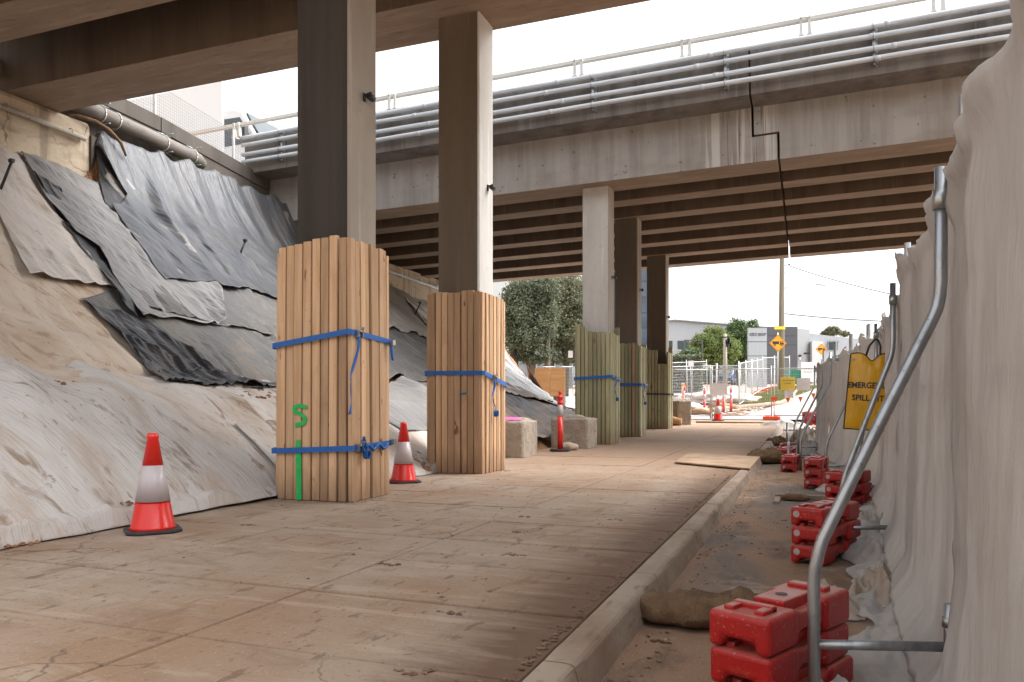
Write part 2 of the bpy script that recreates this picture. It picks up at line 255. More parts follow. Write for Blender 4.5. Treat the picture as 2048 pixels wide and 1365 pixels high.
M['clad_dark'] = mat('charcoal_cladding', (.085, .09, .105), .6, layers=[(.4, 3, .4, .7, (.1, .105, .12), .6)])
M['clad_mid'] = mat('mid_grey_cladding', (.22, .225, .235), .6, layers=[(.4, 3, .4, .7, (.25, .255, .26), .6)])
M['glass'] = mat('dark_window_glass', (.03, .045, .05), .08, spec=.8, layers=[(.5, 3, .4, .65, (.06, .085, .09), .7)])
M['glassblue'] = mat('blue_tinted_glass', (.035, .055, .085), .08, spec=.9, layers=[(.4, 3, .4, .65, (.07, .11, .16), .8)])
M['truckwhite'] = mat('white_vehicle_paint', (.72, .73, .74), .35, coat=.4)
M['carblue'] = mat('blue_car_paint', (.035, .075, .2), .25, coat=.6)
M['greenpaint'] = mat('green_painted_steel', (.02, .25, .16), .5)
M['straw'] = mat('coir_fibre', (.45, .25, .12), .97, layers=[((30, 30, 4), 4, .4, .65, (.25, .12, .055), .8)], bump=[((40, 40, 8), 1, .03)])
M['rust'] = mat('rusty_steel', (.2, .08, .04), .9)
M['headlight'] = mat('clear_lamp_glass', (.6, .62, .62), .1, spec=.8)

# ---------------- builders ----------------
class MB:
    def __init__(s): s.v = []; s.f = []; s.sm = []
    def add(s, vs, fs, smooth=False):
        k = len(s.v); s.v += [Vector(p) for p in vs]; s.f += [tuple(i + k for i in f) for f in fs]; s.sm += [smooth] * len(fs); return s
    def box(s, c, d, rz=0., rot=None):
        x, y, z = d[0] / 2, d[1] / 2, d[2] / 2
        Mx = rot if rot is not None else Matrix.Rotation(rz, 3, 'Z')
        vs = [Vector(c) + Mx @ Vector(p) for p in [(-x, -y, -z), (x, -y, -z), (x, y, -z), (-x, y, -z), (-x, -y, z), (x, -y, z), (x, y, z), (-x, y, z)]]
        return s.add(vs, [(0, 3, 2, 1), (4, 5, 6, 7), (0, 1, 5, 4), (1, 2, 6, 5), (2, 3, 7, 6), (3, 0, 4, 7)])
    def bb(s, x0, x1, y0, y1, z0, z1): return s.box(((x0 + x1) / 2, (y0 + y1) / 2, (z0 + z1) / 2), (x1 - x0, y1 - y0, z1 - z0))
    def tube(s, pts, r, n=12, caps=True, hollow=False):
        pts = [Vector(p) for p in pts]; k = len(s.v); N = len(pts); rr = r if hasattr(r, '__len__') else [r] * N
        up = None
        for i, p in enumerate(pts):
            t = (pts[min(i + 1, N - 1)] - pts[max(i - 1, 0)]).normalized()
            if up is None: up = Vector((0, 0, 1)) if abs(t.z) < .9 else Vector((1, 0, 0))
            a = (up - t * up.dot(t)).normalized(); b = t.cross(a); up = a
            for j in range(n):
                q = 2 * pi * j / n; s.v.append(p + (a * cos(q) + b * sin(q)) * rr[i])
        for i in range(N - 1):
            for j in range(n):
                s.f.append((k + i * n + j, k + i * n + (j + 1) % n, k + (i + 1) * n + (j + 1) % n, k + (i + 1) * n + j)); s.sm.append(True)
        if caps:
            s.f.append(tuple(k + j for j in reversed(range(n)))); s.f.append(tuple(k + (N - 1) * n + j for j in range(n))); s.sm += [False, False]
        return s
    def lathe(s, prof, c=(0, 0, 0), n=32):
        k = len(s.v)
        for (r, z) in prof:
            for j in range(n):
                q = 2 * pi * j / n; s.v.append(Vector((c[0] + r * cos(q), c[1] + r * sin(q), c[2] + z)))
        for i in range(len(prof) - 1):
            for j in range(n):
                s.f.append((k + i * n + j, k + i * n + (j + 1) % n, k + (i + 1) * n + (j + 1) % n, k + (i + 1) * n + j)); s.sm.append(True)
        s.f.append(tuple(k + j for j in reversed(range(n)))); s.f.append(tuple(k + (len(prof) - 1) * n + j for j in range(n))); s.sm += [False, False]
        return s
    def prism(s, poly, a, b, axis='Y'):
        """poly: list of 2-D points; extruded along axis from a to b"""
        f = {'Y': lambda p, t: (p[0], t, p[1]), 'Z': lambda p, t: (p[0], p[1], t), 'X': lambda p, t: (t, p[0], p[1])}[axis]
        n = len(poly); vs = [f(p, a) for p in poly] + [f(p, b) for p in poly]
        fs = [tuple(range(n)), tuple(reversed(range(n, 2 * n)))] + [(i, i + n, (i + 1) % n + n, (i + 1) % n) for i in range(n)]
        return s.add(vs, fs)
    def grid(s, fn, nu, nv, smooth=True):
        k = len(s.v)
        for i in range(nu + 1):
            for j in range(nv + 1): s.v.append(Vector(fn(i / nu, j / nv)))
        for i in range(nu):
            for j in range(nv):
                a = k + i * (nv + 1) + j; s.f.append((a, a + nv + 1, a + nv + 2, a + 1)); s.sm.append(smooth)
        return s
    def build(s, name, m, parent=None, bevel=0., seg=2, fixn=True, solid=0., origin=None):
        me = bpy.data.meshes.new(name)
        if origin is not None:
            o3 = Vector(origin); s.v = [p - o3 for p in s.v]
        me.from_pydata([tuple(p) for p in s.v], [], s.f); me.polygons.foreach_set('use_smooth', s.sm)
        bm = bmesh.new(); bm.from_mesh(me)
        if fixn: bmesh.ops.recalc_face_normals(bm, faces=bm.faces)
        if bevel:
            ed = [e for e in bm.edges if len(e.link_faces) == 2 and e.calc_face_angle(0) > .5]
            bmesh.ops.bevel(bm, geom=ed, offset=bevel, segments=seg, affect='EDGES', profile=.5, clamp_overlap=True)
        bm.to_mesh(me); bm.free(); me.update()
        if isinstance(m, (list, tuple)):
            for x in m: me.materials.append(x)
        else: me.materials.append(m)
        o = bpy.data.objects.new(name, me); C.objects.link(o)
        if origin is not None: o.location = origin
        if solid:
            md = o.modifiers.new('thickness', 'SOLIDIFY'); md.thickness = solid; md.offset = -1
        if parent is not None: o.parent = parent
        return o
def tag(o, label=None, cat=None, group=None, kind=None):
    if label: o['label'] = label
    if cat: o['category'] = cat
    if group: o['group'] = group
    if kind: o['kind'] = kind
    return o
def thing(name, loc, label, cat, group=None, rz=0.):
    o = bpy.data.objects.new(name, None); C.objects.link(o); o.location = loc; o.rotation_euler = (0, 0, rz)
    o.empty_display_size = .1
    return tag(o, label, cat, group)
KIDS = {}
def copy_tree(o, parent=None, label=None, group=None):
    c = o.copy(); C.objects.link(c); c.parent = parent
    if label: c['label'] = label
    if group: c['group'] = group
    for ch in [x for x in bpy.data.objects if x.parent == o]: copy_tree(ch, c)
    return c
_font_cache = {}
def text(txt, size, m, parent, name='lettering', mtx=None, depth=.002, align='CENTER', sx=1., bold=0.):
    cu = bpy.data.curves.new('t', 'FONT'); cu.body = txt; cu.size = size; cu.offset = bold; cu.extrude = depth; cu.align_x = align; cu.align_y = 'CENTER'; cu.resolution_u = 3
    t = bpy.data.objects.new('t', cu); C.objects.link(t); bpy.context.view_layer.update()
    me = bpy.data.meshes.new_from_object(t.evaluated_get(bpy.context.evaluated_depsgraph_get()))
    bpy.data.objects.remove(t); bpy.data.curves.remove(cu)
    me.transform(Matrix.Diagonal((sx, 1, 1, 1)))
    if mtx is not None: me.transform(mtx)
    me.materials.clear(); me.materials.append(m)
    o = bpy.data.objects.new(name, me); C.objects.link(o); o.parent = parent; return o
UPRIGHT = Matrix.Rotation(pi / 2, 4, 'X')          # text standing, facing -Y
# ================= ground =================
def ribbon(name, rows, m, dz, kind='structure', sub=1.0, edge=0.):
    b = MB(); Ys = []
    for (ya, la, ra), (yb, lb, rb) in zip(rows, rows[1:]):
        k = max(1, int((yb - ya) / sub))
        for i in range(k): t = i / k; Ys.append((lerp(ya, yb, t), lerp(la, lb, t), lerp(ra, rb, t)))
    Ys.append(rows[-1]); n = 6
    vs = []; fs = []
    for (y, l, r) in Ys:
        for j in range(n + 1): vs.append((lerp(l, r, j / n), y, g(y) + dz))
    for i in range(len(Ys) - 1):
        for j in range(n): a = i * (n + 1) + j; fs.append((a, a + 1, a + n + 2, a + n + 1))
    b.add(vs, fs, True); o = b.build(name, m); tag(o, kind=kind); return o
gy = [-60, -20, 0, 6, 12, 14, 17, 20, 23, 26, 30, 33, 36, 42, 50, 60, 80, 100, 130, 160, 400, 1500]
b = MB(); gx = [-1500, -300, -60, -14, -6, 0, 6, 30, 300, 1500]
for i, y in enumerate(gy):
    for x in gx: b.v.append(Vector((x, y, g(y) - .16)))
for i in range(len(gy) - 1):
    for j in range(len(gx) - 1): a = i * len(gx) + j; b.f.append((a, a + 1, a + len(gx) + 1, a + len(gx))); b.sm.append(False)
tag(b.build('ground', M['groundc']), kind='structure')
# dusty road east of the kerb
def roadfn(u, v):
    x = lerp(-.78, 8, u ** 1.5); y = lerp(-3, 31, v)
    return (x, y, g(y) + ROAD + .012 * fb(x * .8, y * .8) + .004 * fb(x * 5, y * 5, 3))
b = MB(); b.grid(roadfn, 60, 220); tag(b.build('road', M['asphalt']), kind='structure')
# path of concrete bays with tooled joints
b = MB()
ye = [-2.4, -.8, 0, .75, 1.55, 2.35, 3.15, 3.95, 4.67, 5.5, 6.3, 7.1, 8.0, 9.6, 11.2, 12.8, 14.5, 16.2, 18, 20, 22, 24, 26, 28, 30]
xe = [-5.6, -3.57, -2.28, -.87]
for i in range(len(ye) - 1):
    for j in range(3):
        x0, x1, y0, y1 = xe[j], xe[j + 1], ye[i], ye[i + 1]
        q = .009 if j == 2 else .006; t = (R() - .5) * .006; t2 = (R() - .5) * .005; s_ = .004
        zz = lambda x, y: g(y) + t + t2 * (x - x0) / (x1 - x0)
        vs = []; qa = .014 if y0 in (3.15, 4.67, 1.55) else .006; qb = .014 if y1 in (3.15, 4.67, 1.55) else .006
        for k, (ins, i2, dz) in enumerate([(q, 0, -.022), (q + .001, .001, -.006), (q + s_, s_, 0)]):
            for (x, y) in [(x0 + ins, y0 + qa + i2), (x1 - ins, y0 + qa + i2), (x1 - ins, y1 - qb - i2), (x0 + ins, y1 - qb - i2)]:
                vs.append((x, y, zz(x, y) + dz))
        fs = [(8, 9, 10, 11)]
        for k in (0, 4):
            for a in range(4): fs.append((k + a, k + (a + 1) % 4, k + 4 + (a + 1) % 4, k + 4 + a))
        b.add(vs, fs)
tag(b.build('path', M['path']), kind='structure')
ribbon('path_joint_dirt', [(-2.4, -5.6, -.86), (12, -5.6, -.86), (30.3, -5.6, -.86)], M['jointdirt'], -.019)
# kerb
root = None
kb = MB()
yk = -2.0
prof = [(-.865, -.1), (-.865, .001), (-.862, .005), (-.858, .006), (-.80, .007), (-.772, .005), (-.762, .003), (-.750, -.005), (-.742, -.015), (-.738, -.027), (-.734, -.045), (-.70, -.16), (-.865, -.16)]
while yk < 29:
    L = 1.52 if yk < 14 else 3.; y1 = yk + L - .012
    n = 12
    for i in range(n):
        ya, yb = lerp(yk, y1, i / n), lerp(yk, y1, (i + 1) / n)
        def pr(y):
            return [(x + (.006 * fb(x * 9, y * 6, 5) if x > -.8 else 0) - (.02 * max(0, fb(y * 3, 2, 9)) if -.75 < x and z > -.05 else 0), y, g(y) + z + (.004 * fb(y * 5, x * 8) if z > -.02 else 0)) for x, z in prof]
        P0, P1 = pr(ya), pr(yb); m_ = len(prof)
        fs = [(a, (a + 1) % m_, (a + 1) % m_ + m_, a + m_) for a in range(m_)]
        if i == 0: fs.append(tuple(range(m_)))
        if i == n - 1: fs.append(tuple(range(2 * m_ - 1, m_ - 1, -1)))
        kb.add(P0 + P1, fs, False)
    yk += L
tag(kb.build('kerb', M['kerb']), kind='structure')
# beyond the far fence: side street, uphill footpath, verge, upper road
ribbon('side_street', [(30.4, -60, 40), (36.5, -60, 40)], M['farroad'], .004)
ribbon('upper_footpath', [(36.5, -11, -3.2), (44, -14, -2.0), (60, -24, -1.2), (78, -30, -3)], M['farpath'], .012)
ribbon('upper_road', [(36.5, -2.0, 14), (60, 0.4, 14), (140, 4, 20)], M['farpath'], .006)
ribbon('verge_grass', [(39.2, -3.0, -2.6), (42, -3.9, -1.6), (52, -2.6, -.2), (62, -2.0, 1.0)], M['grass'], .05)
b = MB(); pk = [G(1405, 34.5), G(1455, 36.5), G(1510, 37.5), G(1560, 39), G(1580, 42), G(1590, 48), G(1600, 60)]
pk = [p + Vector((0, 0, .07)) for p in pk]
b.tube(pk, .12, 8); tag(b.build('far_kerb', M['kerb']), kind='structure')
ribbon('far_lawn', [(44, -60, -16), (60, -70, -24), (90, -90, -30)], M['grass'], .03)

# ================= embankment =================
PP = [(-12.3, 5.0), (-9.8, 3.05), (-8.2, 1.92), (-7.0, 1.18), (-6.5, 1.05), (-6.0, .86), (-5.3, .42), (-4.95, .16), (-4.62, 0.), (-4.0, -.05)]
def H(X, Y):
    p = interp(PP, X)
    if X < -6.9:
        e = p - 1.1; lim = 1.5 * (23.1 - Y) + 2.46 * (-X - 7)
        e = max(0, min(e, lim)); p = 1.1 + e
    low = min(p, 1.1); hi = max(0, p - 1.1)
    p = low * (1 - .7 * sm(15.5, 26, Y)) + hi
    if X < -11.2:
        wz = sm(10.3, 10.7, Y) * (1 - sm(16.3, 16.9, Y)); p += .80 * wz * clamp((-11.2 - X) / 1.1) ** 2.2
    p += .06 * fb(X * .7, Y * .7, 1.) * sm(-4.8, -5.8, X)
    return p
def hit(px, py, off=0.):
    u = (px - 1024) / F; v = (HOR - py) / F
    dx, dy, dz = -sn + cs * u, cs + sn * u, v
    d = 3.5; pd = d
    while d < 60:
        x, y, z = d * dx, d * dy, CH + d * dz
        if x < -12.35: return (-12.35, d * dy)
        if x < -4.3 and z < H(x, y) + off:
            lo, hi_ = pd, d
            for _ in range(18):
                m_ = (lo + hi_) / 2
                if CH + m_ * dz < H(m_ * dx, m_ * dy) + off: hi_ = m_
                else: lo = m_
            return (hi_ * dx, hi_ * dy)
        if z < 0 and x > -4.7: return (x, y)
        pd = d; d += .05
    return (d * dx, d * dy)
def embfn(u, v):
    X = lerp(-4.3, -12.32, u); Y = lerp(-4, 34, v); return (X, Y, H(X, Y) - .03 - .10 * sm(-5.4, -4.7, X) + (.03 * fb(X * 4, Y * 4)))
b = MB(); b.grid(embfn, 60, 200); tag(b.build('embankment', M['soil']), kind='structure')

def resample(pts, n):
    L = [0]
    for a, c in zip(pts, pts[1:]): L.append(L[-1] + sqrt((a[0] - c[0]) ** 2 + (a[1] - c[1]) ** 2))
    out = []
    for i in range(n + 1):
        t = L[-1] * i / n; k = 0
        while k < len(L) - 2 and L[k + 1] < t: k += 1
        q = (t - L[k]) / max(1e-6, L[k + 1] - L[k]); out.append((lerp(pts[k][0], pts[k + 1][0], q), lerp(pts[k][1], pts[k + 1][1], q)))
    return out
def sheet(name, m, left, right, off, label, toe=False, nu=110, nv=110, amp=.05, fold=1.3, shear=.35, seed=0., edge=.05, hem=.0, cat='tarpaulin', px=True, group='sheets pegged over the earth bank', bumps=1.0, hang=0.):
    """left/right: edge lines from top to bottom, as points seen on the bank"""
    Lp = [hit(*p) for p in left] if px else left; Rp = [hit(*p) for p in right] if px else right
    Lp = resample(Lp, nv); Rp = resample(Rp, nv)
    b = MB()
    def fn(u, v):
        i = min(nv - 1, int(v * nv)); q = v * nv - i
        lx, ly = lerp(Lp[i][0], Lp[i + 1][0], q), lerp(Lp[i][1], Lp[i + 1][1], q)
        rx, ry = lerp(Rp[i][0], Rp[i + 1][0], q), lerp(Rp[i][1], Rp[i + 1][1], q)
        X, Y = lerp(lx, rx, u), lerp(ly, ry, u)
        X += .04 * fb(Y * 1.3, seed, 4) * (sm(.9, 1, v) + sm(.1, 0, v)); Y += .05 * fb(X * 1.2, seed, 8) * (sm(.95, 1, u) + sm(.05, 0, u))
        s = Y + shear * (X + 8) + .22 * fb(X * .4, Y * .4, 20, 2) + .05 * fb(X * 1.5, Y * 1.5, seed + 30, 2)
        c1 = ridge(s * 1.15, X * .12, 3.3, 2); md_ = .15 + 1.3 * sm(-.15, .4, fb(s * .45, X * .22, 40, 2))
        common = .075 * md_ * (c1 if c1 < 0 else c1 ** 1.6 * 1.5) + .03 * fb(X * .8, Y * .8, 9, 3)
        r2 = ridge(s * fold * 3.1, X * .28, seed + 5, 2); md2 = .1 + 1.5 * sm(-.1, .4, fb(s * .8, X * .5, seed + 50, 2))
        r3 = ridge((Y - X * .45) * 1.6, (X + Y * .2) * .35, seed + 60, 2)
        wav = common + amp * .8 * (md2 * r2 + .8 * max(0, r3) ** 3 + .7 * bumps * fb(X * .6, Y * 1.2, seed + 9, 2) - .2)
        if hang: wav += hang * (1 - v) ** 1.2 * (ridge(Y * 1.9, v * .5, seed + 3, 1) * .5 + .3 * sin(Y * 9 + 2 * fb(Y, v)))
        if X > -6.9: wav *= lerp(1, .55, sm(-6.9, -4.9, X))
        eg = edge * (max(sm(.05, 0, 1 - v), .6 * sm(.025, 0, u), .6 * sm(.025, 0, 1 - u)))
        if hem: eg += hem * (sm(.10, .04, 1 - v) * sm(0, .05, 1 - v)) * (1 + fb(Y * 2.2, 3, seed))
        z = max(H(X, Y), -.0) + off + wav + .45 * eg * max(0, .25 + 1.6 * fb(Y * 1.3, X * 1.3, seed + 2))
        nrm = .35 * wav if X < -7 else 0
        if toe:
            k_ = sm(1, .78, v); z = max(H(X, Y), 0) * (.35 + .65 * sm(.98, .85, v)) + (off + wav) * k_ + .008 + .085 * (1 - k_) * abs(ridge(Y * 1.2, X * 3, seed + 70, 3)) * (1 + sm(.9, .96, v)) * sm(1.0, .96, v) + eg * .5 * k_
            return (X + nrm + .08 * fb(Y * 1.1, 2, seed + 71) * (1 - k_), Y, max(z, .008))
        return (X + nrm, Y, max(z, .006 + off * .2))
    b.grid(fn, nu, nv)
    o = b.build(name, m, solid=.003); tag(o, label, cat, group); return o
# white geotextile over the lower bank
sheet('geotextile_sheet', M['geo'], [(-6.75, -.6), (-6.0, -.4), (-5.2, -.2), (-4.5, 0.)], [(-6.95, 9.4), (-6.2, 8.9), (-5.4, 8.6), (-4.80, 7.2)], .05,
      'white clay-smeared geotextile covering the low bank behind the nearest traffic cone', nu=240, nv=110, amp=.055, fold=1.2, seed=2, hem=.0, px=False, edge=.02, bumps=1.7, toe=True)
sheet('geotextile_sheet', M['geo'], [(-5.6, 6.5), (-5.2, 6.4), (-4.62, 6.3)], [(-5.8, 10.6), (-5.3, 10.3), (-4.55, 9.7)], .075,
      'crumpled white geotextile hem on the ground between the two raw pine column guards', nu=90, nv=50, amp=.035, fold=1.6, seed=12, hem=.0, px=False, edge=.02, toe=True)
sheet('geotextile_sheet', M['geo_cream'], [(-12.2, -2), (-10, -1.5), (-8, -1), (-6.55, -.5)], [hit(90, 330), hit(330, 560), hit(400, 660), hit(480, 800)], .0,
      'clay-stained cream geotextile on the upper bank at the left edge', nu=150, nv=120, amp=.05, fold=.8, seed=5, px=False)
sheet('geotextile_sheet', M['geo_grey'], [(-60, 250), (-40, 380), (20, 480), (58, 560)], [(55, 318), (110, 420), (165, 500), (245, 590)], .055,
      'pale grey geotextile high on the bank below the cream wall', nu=90, nv=90, amp=.045, fold=1.1, seed=8)
sheet('tarpaulin', M['poly_mid'], [(40, 320), (85, 400), (150, 480), (200, 515), (240, 590), (285, 655)], [(255, 375), (330, 450), (380, 520), (420, 575), (440, 610), (450, 665)], .115,
      'crumpled mid grey plastic strip hanging beside the torn corner below the cream wall', nu=90, nv=120, amp=.075, fold=1.5, seed=11, edge=.1)
sheet('tarpaulin', M['poly_dusty'], [(163, 608), (215, 655), (270, 720), (330, 783)], [(330, 560), (640, 610), (640, 700), (640, 792)], .05,
      'dusty dark plastic with a rolled lower hem, lowest on the bank behind the first column', nu=130, nv=100, amp=.06, fold=1.4, seed=14, edge=.12, hem=.04)
sheet('tarpaulin', M['poly_dusty'], [(190, 460), (240, 560), (300, 640)], [(640, 520), (640, 600), (640, 700)], .085,
      'dusty wrinkled plastic strip between the hanging dark sheet and the lowest dark sheet', nu=130, nv=80, amp=.05, fold=1.6, seed=17, edge=.1)
sheet('tarpaulin', M['poly_grey'], [(-12.42, 10.45), (-12.2, 10.55), (-11.6, 10.6), hit(222, 430), hit(262, 490), hit(330, 575)], [(-12.42, 17.1), (-12.2, 17.1), (-11.4, 16.8), hit(640, 560), hit(640, 625)], .15,
      'shiny dark grey plastic sheet hung over the ledge below the big pipe', nu=220, nv=140, amp=.045, fold=1.1, seed=21, px=False, edge=.05, hang=.14)
sheet('tarpaulin', M['poly_ink_and_shade'], [(40, 318), (95, 410), (150, 490), (225, 590), (255, 640)], [(80, 328), (130, 415), (190, 495), (255, 590), (295, 655)], .085,
      'narrow black strip standing in for the crevice shade beside the pale grey geotextile', nu=30, nv=120, amp=.06, fold=1.3, seed=51, edge=.05)  # added dark strip: shade of the crevice between two sheets, put in as colour
sheet('tarpaulin', M['poly_ink_and_shade'], [(186, 262), (196, 350), (212, 430), (250, 480), (300, 540)], [(222, 275), (240, 360), (268, 430), (305, 480), (345, 545)], .13,
      'narrow black strip standing in for the crevice shade below the end of the cream wall', nu=30, nv=120, amp=.06, fold=1.3, seed=54, edge=.05)  # black strip added for the shaded gap left of the hung sheet
sheet('tarpaulin', M['poly_ink_and_shade'], [(166, 612), (225, 668), (285, 745), (345, 784)], [(290, 655), (350, 700), (440, 765), (600, 790)], .075,
      'black folded plastic corner at the foot of the dusty dark plastic', nu=60, nv=110, amp=.07, fold=1.4, seed=57, edge=.08, hem=.05)
# under the second bridge, seen between the columns
sheet('tarpaulin', M['poly_beige'], [(-12.2, 15.8), (-10.5, 15.2), (-9.0, 14.6)], [(-12.25, 26.2), (-10.5, 24.2), (-9.0, 22.8)], .12,
      'beige grey tarpaulin high under the second bridge between the pine guards', nu=150, nv=80, amp=.08, fold=1.3, seed=24, px=False, edge=.1)
sheet('tarpaulin', M['poly_dusty'], [(-9.6, 12), (-8.2, 12), (-7.15, 11.5)], [(-9.6, 23.5), (-8.2, 22), (-7.15, 20.6)], .06,
      'dusty grey plastic with dark crumpled hem, low on the bank between the pine guards', nu=150, nv=70, amp=.06, fold=1.5, seed=27, px=False, edge=.14, hem=.1)
sheet('tarpaulin', M['poly_silver'], [(-11.6, 21.0), (-9.4, 18.8), (-7.2, 17.0)], [(-12.2, 27.8), (-10, 25.6), (-7.0, 22.4)], .14,
      'bright silver tarpaulin over the end of the bank right of the second pine guard', nu=110, nv=90, amp=.055, fold=1., seed=31, px=False, edge=.12)
sheet('tarpaulin', M['geo'], [(-7.5, 14.6), (-6.9, 14.3), (-6.3, 14.0)], [(-7.6, 20.5), (-6.8, 20.8), (-6.0, 21.5)], .16,
      'white cloth flap turned back over the striped black plastic', nu=80, nv=40, amp=.06, fold=.9, seed=35, px=False, edge=.05)
sheet('tarpaulin', M['poly_mid'], [(-7.0, 9.2), (-6.2, 9.3), (-5.3, 9.6)], [(-7.0, 13.6), (-6.2, 13.8), (-5.1, 13.8)], .09,
      'grey plastic spread on the low bank seen between the pine guards', nu=100, nv=60, amp=.035, fold=1.5, seed=38, px=False, edge=.05)
sheet('tarpaulin', M['poly_black'], [(-7.0, 13.2), (-6.2, 13.0), (-4.9, 12.9)], [(-7.2, 20.2), (-6.2, 20.4), (-4.9, 19.5)], .11,
      'black plastic streaked with orange clay behind the concrete blocks', nu=130, nv=70, amp=.04, fold=2.4, seed=41, px=False, edge=.05)
sheet('tarpaulin', M['geo'], [(-9.5, 26), (-7.5, 24), (-5.8, 22)], [(-12, 37), (-8.5, 34), (-6.6, 30)], .25,
      'white sheet spread on the ground beyond the bank beside the plywood hoarding', nu=90, nv=60, amp=.09, fold=.5, seed=44, px=False, edge=.05)
# clods of clay showing at the fold of the bank
def clods(name, spots, label, seed, group=None):
    b = MB(); random.seed(seed)
    for (px_, py_, n_, sp, sz) in spots:
        X0, Y0 = hit(px_, py_, .05)
        for _ in range(n_):
            x, y = X0 + (R() - .5) * sp * .5, Y0 + (R() - .5) * sp
            z = max(H(x, y), 0) + .06; r = sz * (.4 + R())
            bm = bmesh.new(); bmesh.ops.create_icosphere(bm, subdivisions=1, radius=r)
            vs = [Vector((x, y, z)) + Vector((v.co.x, v.co.y, v.co.z * .7)) * (.7 + .6 * R()) for v in bm.verts]
            fs = [tuple(v.index for v in f.verts) for f in bm.faces]; bm.free(); b.add(vs, fs)
    o = b.build(name, M['soil']); tag(o, label, 'soil', group, 'stuff'); return o
clods('clay_clods', [(45, 762, 50, .7, .025), (180, 766, 50, .6, .025), (420, 783, 50, .8, .025), (500, 786, 60, .9, .025), (255, 1010, 14, .12, .014), (45, 1098, 16, .2, .014), (835, 785, 60, 1.2, .05), (1020, 786, 60, 1., .06), (850, 925, 70, .7, .04)], 'orange clay clods along the fold of the bank', 3)

# ================= bridges =================
def conc_pocks(b, x0, x1, z0, z1, y, n):
    pass
# --- first bridge (overhead)
br = thing('road_bridge', (0, 8, 0), 'near concrete road bridge overhead, brown soffit beams seen from below', 'bridge')
def loc(b, o): b.v = [p - Vector(o.location) for p in b.v]; return b
BX0, BX1 = -12.9, 16
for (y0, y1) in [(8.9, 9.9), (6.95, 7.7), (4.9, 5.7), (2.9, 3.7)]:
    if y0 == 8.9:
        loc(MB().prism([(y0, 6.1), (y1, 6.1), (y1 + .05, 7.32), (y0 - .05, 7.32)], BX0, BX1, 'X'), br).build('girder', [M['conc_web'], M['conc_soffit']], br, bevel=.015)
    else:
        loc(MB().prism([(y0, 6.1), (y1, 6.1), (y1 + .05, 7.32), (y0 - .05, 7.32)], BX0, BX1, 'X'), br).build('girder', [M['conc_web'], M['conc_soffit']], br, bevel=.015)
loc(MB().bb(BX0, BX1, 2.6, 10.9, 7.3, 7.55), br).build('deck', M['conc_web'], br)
loc(MB().bb(BX0, BX1, 10.65, 10.9, 7.555, 8.3), br).build('parapet', M['conc_fascia'], br)
loc(MB().bb(BX0, BX1, 2.6, 2.85, 7.555, 8.3), br).build('parapet', M['conc_fascia'], br)
# soffit faces take the soffit concrete
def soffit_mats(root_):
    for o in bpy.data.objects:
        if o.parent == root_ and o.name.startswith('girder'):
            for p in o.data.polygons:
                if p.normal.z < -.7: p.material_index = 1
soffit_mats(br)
# --- second bridge, with its halving joint
b2 = thing('road_bridge', (-1.0, 16.1, 0), 'far concrete road bridge with stepped black expansion joint and pipes along its edge', 'bridge')
b2.rotation_euler = (0, -.0195, 0)
RM = b2.rotation_euler.to_matrix()
def L2(b):
    o3 = Vector(b2.location); b.v = [p - o3 for p in b.v]; return b
G2 = [(16.1, .85, 5.74), (17.85, .55, 5.765), (19.35, .55, 5.74), (20.75, .55, 5.68), (22.2, .55, 5.63), (23.65, .55, 5.56), (25.1, .55, 5.49)]
JX, JL, JZ, GAP = -.90, -.42, 6.27, .022
BL, BRt = -12.9, 15
def dz(Y): return 6.84 - .022 * (Y - 16)
for i, (y0, wd, z0) in enumerate(G2):
    top = dz(y0) + .03; jz = z0 + .53
    left = [(BL, z0), (JL - GAP, z0), (JL - GAP, jz - .015), (JX - GAP, jz - .015), (JX - GAP, top), (BL, top)]
    right = [(JL + GAP, z0), (BRt, z0), (BRt, top), (JX + GAP, top), (JX + GAP, jz + .02), (JL + GAP, jz + .02)]
    for poly in (left, right):
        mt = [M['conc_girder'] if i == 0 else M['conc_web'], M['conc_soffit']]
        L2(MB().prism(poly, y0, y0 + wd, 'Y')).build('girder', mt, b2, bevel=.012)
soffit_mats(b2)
for (xa, xb) in ((BL, JX - .018), (JX + .018, BRt)):
    # edge slab, parapet and deck as one cross-section
    prof = [(15.46, 6.86), (16.3, dz(16.3)), (26.6, dz(26.6)), (26.6, dz(26.6) + .95), (26.35, dz(26.6) + .95), (26.3, dz(26.3) + .22), (15.75, 7.06), (15.70, 7.84), (15.50, 7.84), (15.46, 7.80)]
    L2(MB().prism(prof, xa, xb, 'X')).build('deck', M['conc_parapet'], b2, bevel=.01)
L2(MB().bb(JX - .015, JX + .015, 15.6, 26.2, 6.95, 7.0).bb(JX - .0165, JX + .0165, 15.54, 15.66, 6.9, 7.82)).build('joint_seal', M['rubber'], b2)
# white post-and-rail barrier on the parapet
gr = thing('guard_rail', (-1.0, 15.6, 7.84), 'pale steel guard rail with paired posts on top of the far bridge parapet', 'guard rail'); gr.rotation_euler = (0, -.0195, 0)
def Lg(b):
    o3 = Vector((-1.0, 15.6, 7.84)); b.v = [p - o3 for p in b.v]; return b
Lg(MB().bb(BL - 6, BRt, 15.56, 15.66, 8.13, 8.21)).build('rail', M['railwhite'], gr, bevel=.008)
x = -17.8
while x < 12:
    for dx in (-.075, .075):
        q = MB(); q.prism([(x + dx - .035, 7.85), (x + dx + .035, 7.85), (x + dx + .022, 8.21), (x + dx - .022, 8.21)], 15.52, 15.60, 'Y')
        q.bb(x + dx - .05, x + dx + .05, 15.50, 15.68, 7.842, 7.862); Lg(q).build('post', M['railwhite'], gr)
    q = MB(); q.tube([(x - .09, 15.50, 8.17), (x + .09, 15.50, 8.17)], .012, 6); Lg(q).build('bolt', M['railwhite'], gr)
    x += 2.22
